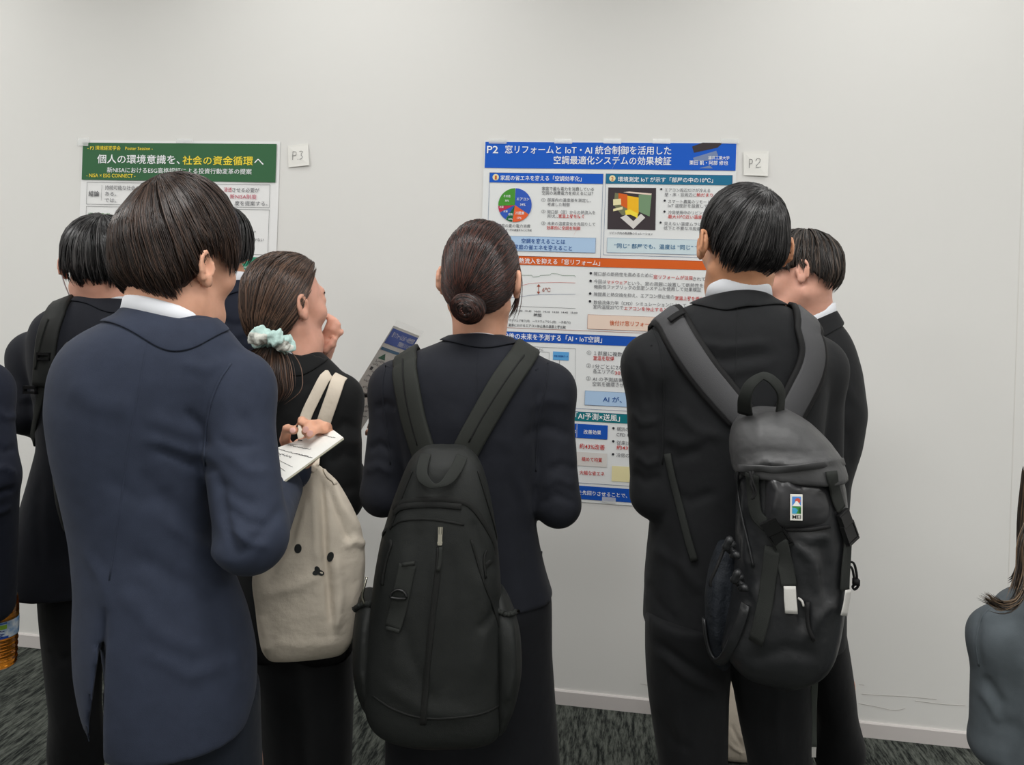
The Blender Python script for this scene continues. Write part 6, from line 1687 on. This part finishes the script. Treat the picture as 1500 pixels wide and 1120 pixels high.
# ---------------------------------------------------------------- black shoulder pack of the masked man
def mask_pack():
    d = 1.66
    c0 = P(130, 640, d); root = empty('backpack', (c0[0], c0[1], P(130, 770, d)[2]), 'black bag on the masked man at left, mostly hidden by the navy suit', 'backpack')
    bag_mesh('main_compartment', root, [(500, 98, 196, .04), (520, 84, 206, .055), (580, 76, 212, .065), (660, 78, 214, .07), (730, 84, 210, .065), (770, 94, 202, .05)], d, PACK_N, seed=111, h=.007)
    tl = over_shoulder(mmS, 84, 458, side=.02)
    strip(root, 'shoulder_strap', mmS, [(84, 458), (76, 475), (70, 500), (67, 530), (64, 565)], .048, .010, PACK_N, n=20, off=.002, tail=tl, fb=1.8)
    strip(root, 'strap_edge', mmS, [(74, 470), (64, 500), (58, 540)], .004, .003, WEB, n=12, off=.011, fb=1.8)
    strip(root, 'webbing', mmS, [(66, 560), (58, 600), (52, 635), (46, 648)], .020, .004, WEB, n=12, off=.004, fb=1.8)
    for x, y in ((70, 518), (54, 566)):
        p, n_ = mmS.hit(x, y, .014, 1.8); g = Geo(); rt = RIGHT0; g.box(p, .030, .008, .007, (rt, nrm(n_), UP0)); g.box(p - UP0 * .012, .030, .008, .005, (rt, nrm(n_), UP0))
        for s_ in (-1, 1): g.box(p - UP0 * .006 + rt * s_ * .0135, .003, .008, .018, (rt, nrm(n_), UP0))
        g.obj('buckle', BLACK_PLASTIC, root)
    return root
mask_pack()

# ---------------------------------------------------------------- cream tote
CREAM = mat('cream_canvas', (214, 203, 187), rough=.85, spec=.15, bump=.45, bscale=800, bump2=.5, b2scale=22, var=.04)
def tote():
    d = 1.42
    c0 = P(450, 830, d); root = empty('tote_bag', (c0[0], c0[1], P(450, 962, d)[2]), "cream canvas tote with dark dot eyes, on the ponytailed woman's shoulder", 'bag')
    rows = [(680, 448, 466, .012), (690, 444, 478, .018), (702, 440, 492, .022), (725, 431, 506, .028), (755, 416, 522, .034), (785, 402, 532, .040), (812, 384, 536, .044), (832, 370, 537, .046), (850, 370, 535, .046), (880, 375, 531, .046), (915, 379, 523, .044), (945, 384, 516, .036), (958, 388, 512, .024), (963, 396, 500, .014)]
    folds = [([(470, 690), (474, 740), (476, 800), (482, 870), (487, 930)], 5, -.010), ([(458, 700), (462, 760), (465, 830)], 7, .006), ([(484, 700), (500, 740), (528, 780)], 6, .006), ([(480, 705), (492, 750), (515, 800)], 5, -.006), ([(492, 810), (498, 870), (490, 930)], 8, .006),
             ([(452, 720), (435, 790), (400, 850)], 6, .004), ([(446, 730), (425, 800), (388, 845)], 5, -.004), ([(382, 870), (430, 860), (472, 840)], 9, .004), ([(505, 800), (520, 792), (535, 798)], 6, .006), ([(400, 940), (450, 945), (500, 940)], 8, .002), ([(385, 900), (390, 930), (392, 955)], 6, .004)]
    body = bag_mesh('bag_body', root, rows, d, CREAM, n=2.2, folds=folds, seed=121, amp=.003, h=.005)
    S_ = Surf([body])
    ink = mat('black_print', (42, 44, 44), rough=.85)
    def blob(name, pts):
        c = np.mean(pts, 0); V = []; 
        a, b = S_.hit(c[0], c[1], .0012, d); V.append(a)
        for x, y in pts: a, b = S_.hit(x, y, .0012, d); V.append(a)
        n = len(pts); mesh_obj(name, V, [(0, i + 1, (i + 1) % n + 1) for i in range(n)], ink, body)
    el = lambda cx, cy, a, b, t=.1: [(cx + a * math.cos(q) * math.cos(t) - b * math.sin(q) * math.sin(t), cy + a * math.cos(q) * math.sin(t) + b * math.sin(q) * math.cos(t)) for q in np.linspace(0, 6.283, 22, endpoint=False)]
    blob('printed_eye', el(436.5, 803, 5.4, 7)); blob('printed_eye', el(484.3, 815, 4.6, 7.4, .25))
    def lobed(cx, cy):
        out = []
        for q in np.linspace(0, 6.283, 40, endpoint=False):
            r = 4.2 + 4.6 * max(0, math.cos(1.5 * (q - 2.35))) ** 1.2 if False else 3.6 + 5.2 * max(abs(math.cos((q - a_) / 2)) ** 14 for a_ in (2.75, 4.35, .45))
            out.append((cx + r * math.cos(q), cy + r * math.sin(q)))
        return out
    blob('printed_nose', lobed(466, 837))
    strip(root, 'top_hem', S_, [(448, 690), (456, 686), (462, 690)], .010, .002, CREAM, n=8, off=.001, fb=1.4)
    strip(root, 'top_hem', S_, [(474, 688), (482, 701), (494, 704)], .008, .002, CREAM, n=8, off=.001, fb=1.4)
    S2 = Surf([pwj])
    def handle(pts, tail_px, w=.025):
        c = curve_pts([(x, y, 0) for x, y in pts], 16); q = [];  nn = []
        for i, (x, y, _) in enumerate(c):
            a, b = S2.hit(x, y, .004, 1.6); q.append(a); nn.append(b)
        q = np.array(q); nn = np.array(nn)
        top = q[0]; o = []; on = []
        for t in (1.0, .7, .4, .15):
            a, b = S2.near(top + FWD * .11 * t - UP0 * .12 * max(0, t - .2), .004); o.append(a); on.append(b)
        tail = curve_pts([q[-1], P(tail_px[0][0], tail_px[0][1], (depth_of(q[-1]) + d) / 2), P(tail_px[1][0], tail_px[1][1], d - .005)], 10)[1:]
        A = np.vstack([o, q, tail]); N_ = np.vstack([on, nn, [-FWD] * len(tail)])
        for _ in range(3): A[1:-1] = (A[:-2] + 2 * A[1:-1] + A[2:]) / 4; N_[1:-1] = (N_[:-2] + N_[1:-1] + N_[2:]) / 3
        g = Geo(); g.ribbon(A, nrm_rows(N_), w, .003); g.obj('handle', CREAM, root, smooth=True)
    handle([(477, 549), (463, 577), (449, 605), (443, 627)], [(446, 655), (453, 688)], .024)
    handle([(497, 551), (488, 580), (477, 610), (469, 634)], [(463, 658), (459, 688)], .030)
    return root
tote()

# ---------------------------------------------------------------- notebook in the front man's hand
def notebook():
    C4 = [P(376, 668, 1.335), P(489, 630, 1.362), P(503, 640.5, 1.30), P(402, 714, 1.225)]     # top-left, top-right, bottom-right, bottom-left
    root = empty('notebook', tuple(np.mean(C4, 0)), 'open white notepad with pencil notes in the hand of the navy-suited man', 'notebook')
    n = nrm(np.cross(C4[1] - C4[0], C4[3] - C4[0])); n = n if np.dot(n, CAM - C4[0]) > 0 else -n
    def pt(u, v, o=0.0):
        a = C4[0] + (C4[1] - C4[0]) * u; b = C4[3] + (C4[2] - C4[3]) * u
        return a + (b - a) * v + n * (o + .004 * math.sin(u * 3.1) * (1 - v))
    def page(name, o0, th, m, du=0.0):
        NU, NV = 12, 8; V = []
        for oo in (o0, o0 - th):
            for j in range(NV):
                for i in range(NU): V.append(pt(i / (NU - 1) * (1 - du), j / (NV - 1), oo))
        k = NU * NV; F = []
        for j in range(NV - 1):
            for i in range(NU - 1):
                a = j * NU + i; F.append((a, a + NU, a + NU + 1, a + 1)); F.append((k + a, k + a + 1, k + a + NU + 1, k + a + NU))
        for i in range(NU - 1): F.append((i, i + 1, k + i + 1, k + i)); a = (NV - 1) * NU + i; F.append((a, k + a, k + a + 1, a + 1))
        for j in range(NV - 1): a = j * NU; F.append((a, k + a, k + a + NU, a + NU)); a = j * NU + NU - 1; F.append((a, a + NU, k + a + NU, k + a))
        return mesh_obj(name, V, F, m, root, smooth=False)
    page('top_page', 0, .0004, PAPER); page('page_block', -.0008, .0028, mat('page_edges', (214, 208, 190), rough=.8)); page('back_cover', -.004, .0008, mat('cover_green', (92, 100, 84), rough=.6))
    rs_ = np.random.RandomState(3)
    def px2uv(x, y):
        best = None
        for u in np.linspace(0, 1, 41):
            for v in np.linspace(0, 1, 41):
                a, b = proj(np.array([pt(u, v)])); e = (a[0] - x) ** 2 + (b[0] - y) ** 2
                if best is None or e < best[0]: best = (e, u, v)
        return best[1:]
    lines = [((418, 645), (444, 651), 1), ((422, 650), (455, 658), 4), ((408, 657), (452, 668), 3), ((405, 662), (428, 669), 5), ((402, 671), (430, 684), 1), ((470, 635), (490, 642), 3), ((434, 664), (456, 671), 4), ((398, 664), (412, 668), 1), ((436, 643), (442, 645), 5), ((404, 680), (418, 690), 1)]
    for (a, b, w_) in lines:
        u0, v0 = px2uv(*a); u1, v1 = px2uv(*b); N_ = 34; q = []
        for i in range(N_):
            t = i / (N_ - 1); amp = .006 * (w_ - 1) / 3
            q.append(pt(u0 + (u1 - u0) * t + amp * rs_.normal(0, 1) * .9, v0 + (v1 - v0) * t + amp * rs_.normal(0, 1) * 2.0, .0006))
        g = Geo(); g.ribbon(curve_pts(q, 60), [n] * 60, .0008 if w_ > 1 else .0005, .0002); g.obj('pencil_note', INK, root)
    return root
notebook()

# ---------------------------------------------------------------- handout in a clear sleeve, pen
def handout():
    tl, tr = P(576.5, 476.5, 1.70), P(614.5, 492, 1.82); bl = P(481, 632, 1.74); br = tr + (bl - tl)
    root = empty('handout', tuple((tl + br) / 2), "printed handout in clear sleeve, held beyond the bun-haired woman's left shoulder", 'document')
    n = nrm(np.cross(tr - tl, bl - tl)); n = n if np.dot(n, CAM - tl) > 0 else -n
    def pt(u, v, o=0.0): return tl + (tr - tl) * u + (bl - tl) * v + n * (o + .004 * math.sin(v * 3) * math.sin(u * 3))
    def patch(name, u0, v0, u1, v1, o, m, parent, th=0, nu=6, nv=6):
        V = [pt(u0 + (u1 - u0) * i / nu, v0 + (v1 - v0) * j / nv, o) for j in range(nv + 1) for i in range(nu + 1)]
        F = [(j * (nu + 1) + i, (j + 1) * (nu + 1) + i, (j + 1) * (nu + 1) + i + 1, j * (nu + 1) + i + 1) for j in range(nv) for i in range(nu)]
        return mesh_obj(name, V, F, m, parent)
    patch('sheet', 0, 0, 1, 1, 0, PAPER, root)
    patch('sleeve', -.02, -.05, 1.04, 1.01, .0015, sleeve_m, root)
    patch('printed_banner', .03, .02, .99, .155, .0005, c['sblue'], root); patch('printed_bar', .03, .19, .66, .215, .0005, c['tealt'], root); patch('printed_bar', .68, .19, .99, .215, .0005, c['pgreen'], root)
    def txt(s_, u0, v1, u1, em, m, o=.0008):
        a, Ft = text_geo(s_, 1, 1, .004); a[:, 0] -= a[:, 0].min(); w_ = a[:, 0].max()
        mesh_obj('printed_text', [pt(u0 + (u1 - u0) * x / w_, v1 - em * y, o) for x, y, _ in a], Ft, m, root)
    txt('窓リフォームとIoT・AI統合制御', .12, .085, .93, .05, c['white']); txt('空調最適化システムの効果', .45, .14, .93, .045, c['white'])
    g = Geo(); g.add([pt(.10, .29, .0007), pt(.24, .235, .0007), pt(.34, .29, .0007)], [(0, 1, 2)]); g.obj('printed_triangle', c['dgreen'], root)
    patch('printed_figure', .72, .25, .98, .285, .0006, c['black'], root, nu=1, nv=1)
    rs_ = np.random.RandomState(6)
    for i in range(26):
        v = .30 + .66 * (i // 2) / 13 + rs_.uniform(-.01, .01); u0 = .12 + .42 * (i % 2) + rs_.uniform(-.05, .05); u1 = u0 + rs_.uniform(.16, .34)
        q = [pt(u0 + (u1 - u0) * t + rs_.normal(0, .012), v + rs_.normal(0, .008), .0007) for t in np.linspace(0, 1, 26)]
        g = Geo(); g.ribbon(q, [n] * 26, .0009, .0002); g.obj('handwriting', mat('pen_ink', (60, 60, 62)), root)
    for v in (.37, .62): patch('printed_square', .06, v, .14, v + .03, .0006, c['black'], root, nu=1, nv=1)
    a, b = P(531, 579.5, 1.69), P(560, 577, 1.69)
    g = Geo(); g.tube([a, a + (b - a) * .03, a + (b - a) * .5, b], [.0035, .0048, .0048, .0048], n=10); g.tube([b, b + (b - a) * .9], [.0044, .0044], n=10)
    g.obj('pen', BLACK_PLASTIC, None, smooth=True, label="short black pen laid across the handout beside the bun-haired woman's shoulder", cat='pen')
handout()

# ---------------------------------------------------------------- tea bottle
def bottle():
    ax = P(0, 936, 1.56); zb = P(0, 973, 1.56)[2]; r = .0330
    root = empty('tea_bottle', (ax[0], ax[1], zb), 'plastic bottle of amber tea with blue and green label at the left edge', 'bottle')
    def lathe(name, prof, m, n=32):
        V = []; 
        for rr, z in prof:
            for i in range(n): t = 2 * math.pi * i / n; V.append((ax[0] + rr * math.cos(t), ax[1] + rr * math.sin(t), zb + z))
        F = [(j * n + i, j * n + (i + 1) % n, (j + 1) * n + (i + 1) % n, (j + 1) * n + i) for j in range(len(prof) - 1) for i in range(n)] + [tuple(range(n))[::-1], tuple(range((len(prof) - 1) * n, len(prof) * n))]
        return mesh_obj(name, V, F, m, root)
    prof = [(.020, .001), (.029, 0), (.032, .005)]
    for z in np.linspace(.008, .060, 22): prof.append((r - .0022 * (1 - abs(math.sin((z - .008) / .052 * math.pi * 4))) , z))
    prof += [(r, .064), (r - .0004, .066), (r - .0004, .100), (r, .102), (.0325, .120), (.030, .140), (.022, .165), (.0135, .185), (.0125, .195)]
    lathe('bottle_wall', prof, mat('clear_plastic', (250, 248, 244), rough=.05, trans=1.0, ior=1.3))
    lathe('tea', [(max(.004, a - .0016), b + .001) for a, b in prof if b < .155], mat('amber_tea', (206, 132, 44), rough=.1, trans=.85, ior=1.33))
    lab = mat('bottle_label', (120, 170, 220), rough=.3, spec=.5, var=.1, vscale=60, rgb2=(236, 242, 246))
    lathe('label', [(r + .0003, .0655), (r + .0006, .067), (r + .0006, .099), (r + .0003, .1005)], lab, 40)
    for (t0, t1, z0, z1, rgb) in ((-2.2, -1.2, .084, .096, (96, 176, 70)), (-1.15, -.5, .086, .095, (150, 196, 70)), (-2.4, -.4, .066, .071, (40, 78, 168)), (-2.3, -.5, .0965, .0998, (60, 110, 190))):
        V = []; N_ = 10
        for i in range(N_ + 1):
            t = t0 + (t1 - t0) * i / N_
            for z in (z0, z1): V.append((ax[0] + (r + .0009) * math.cos(t), ax[1] + (r + .0009) * math.sin(t), zb + z))
        mesh_obj('label_print', V, [(2 * i, 2 * i + 2, 2 * i + 3, 2 * i + 1) for i in range(N_)], mat('label_%d' % rgb[0], rgb, rough=.35), root)
    a, Ft = text_geo('麦茶', 1, 1, .01); a[:, 0] -= a[:, 0].min(); w_ = a[:, 0].max()
    V = [(ax[0] + (r + .0013) * math.cos(-2.1 + 1.5 * x / w_), ax[1] + (r + .0013) * math.sin(-2.1 + 1.5 * x / w_), zb + .070 + .017 * y) for x, y, _ in a]
    mesh_obj('label_lettering', V, Ft, mat('label_navy', (30, 50, 120), rough=.4), root)
    lathe('cap', [(.0135, .186), (.0145, .187), (.0145, .200), (.013, .202)], mat('cap_white', (236, 238, 238), rough=.4))
bottle()

# ---------------------------------------------------------------- cream bag on the floor by the wall
def floor_bag():
    cpx = 1083; d = 2.42
    b0 = P(cpx, 1105, d); root = empty('cloth_bag', (b0[0], b0[1], 0.0), "crumpled cream cloth bag on the carpet, seen between the hiker's legs", 'bag')
    R = []
    for z, a, b in ((.004, .10, .05), (.02, .115, .065), (.10, .11, .07), (.18, .095, .055), (.25, .075, .035), (.30, .06, .015)):
        R.append((z, b0[0] + z * .04, b0[1] + .02, a, b, 2.3))
    fd = Field((b0[0] - .2, b0[1] - .15, -.02), (b0[0] + .2, b0[1] + .2, .34), .006); fd.loft(smooth_rows(R), k=0)
    cloth_mesh('bag_body', fd, CREAM, root, seed=131, amp=.005, folds=[([(1066, 1085), (1075, 1095), (1090, 1104)], 2, .005), ([(1070, 1060), (1080, 1080), (1088, 1095)], 2, -.005)])
    g = Geo(); g.ribbon(curve_pts([np.array([b0[0] - .04, b0[1] + .02, .29]), np.array([b0[0] - .05, b0[1] + .01, .36]), np.array([b0[0] + .03, b0[1] + .01, .37]), np.array([b0[0] + .05, b0[1] + .02, .29])], 14), [-FWD] * 14, .02, .003); g.obj('handle', CREAM, root, smooth=True)
floor_bag()
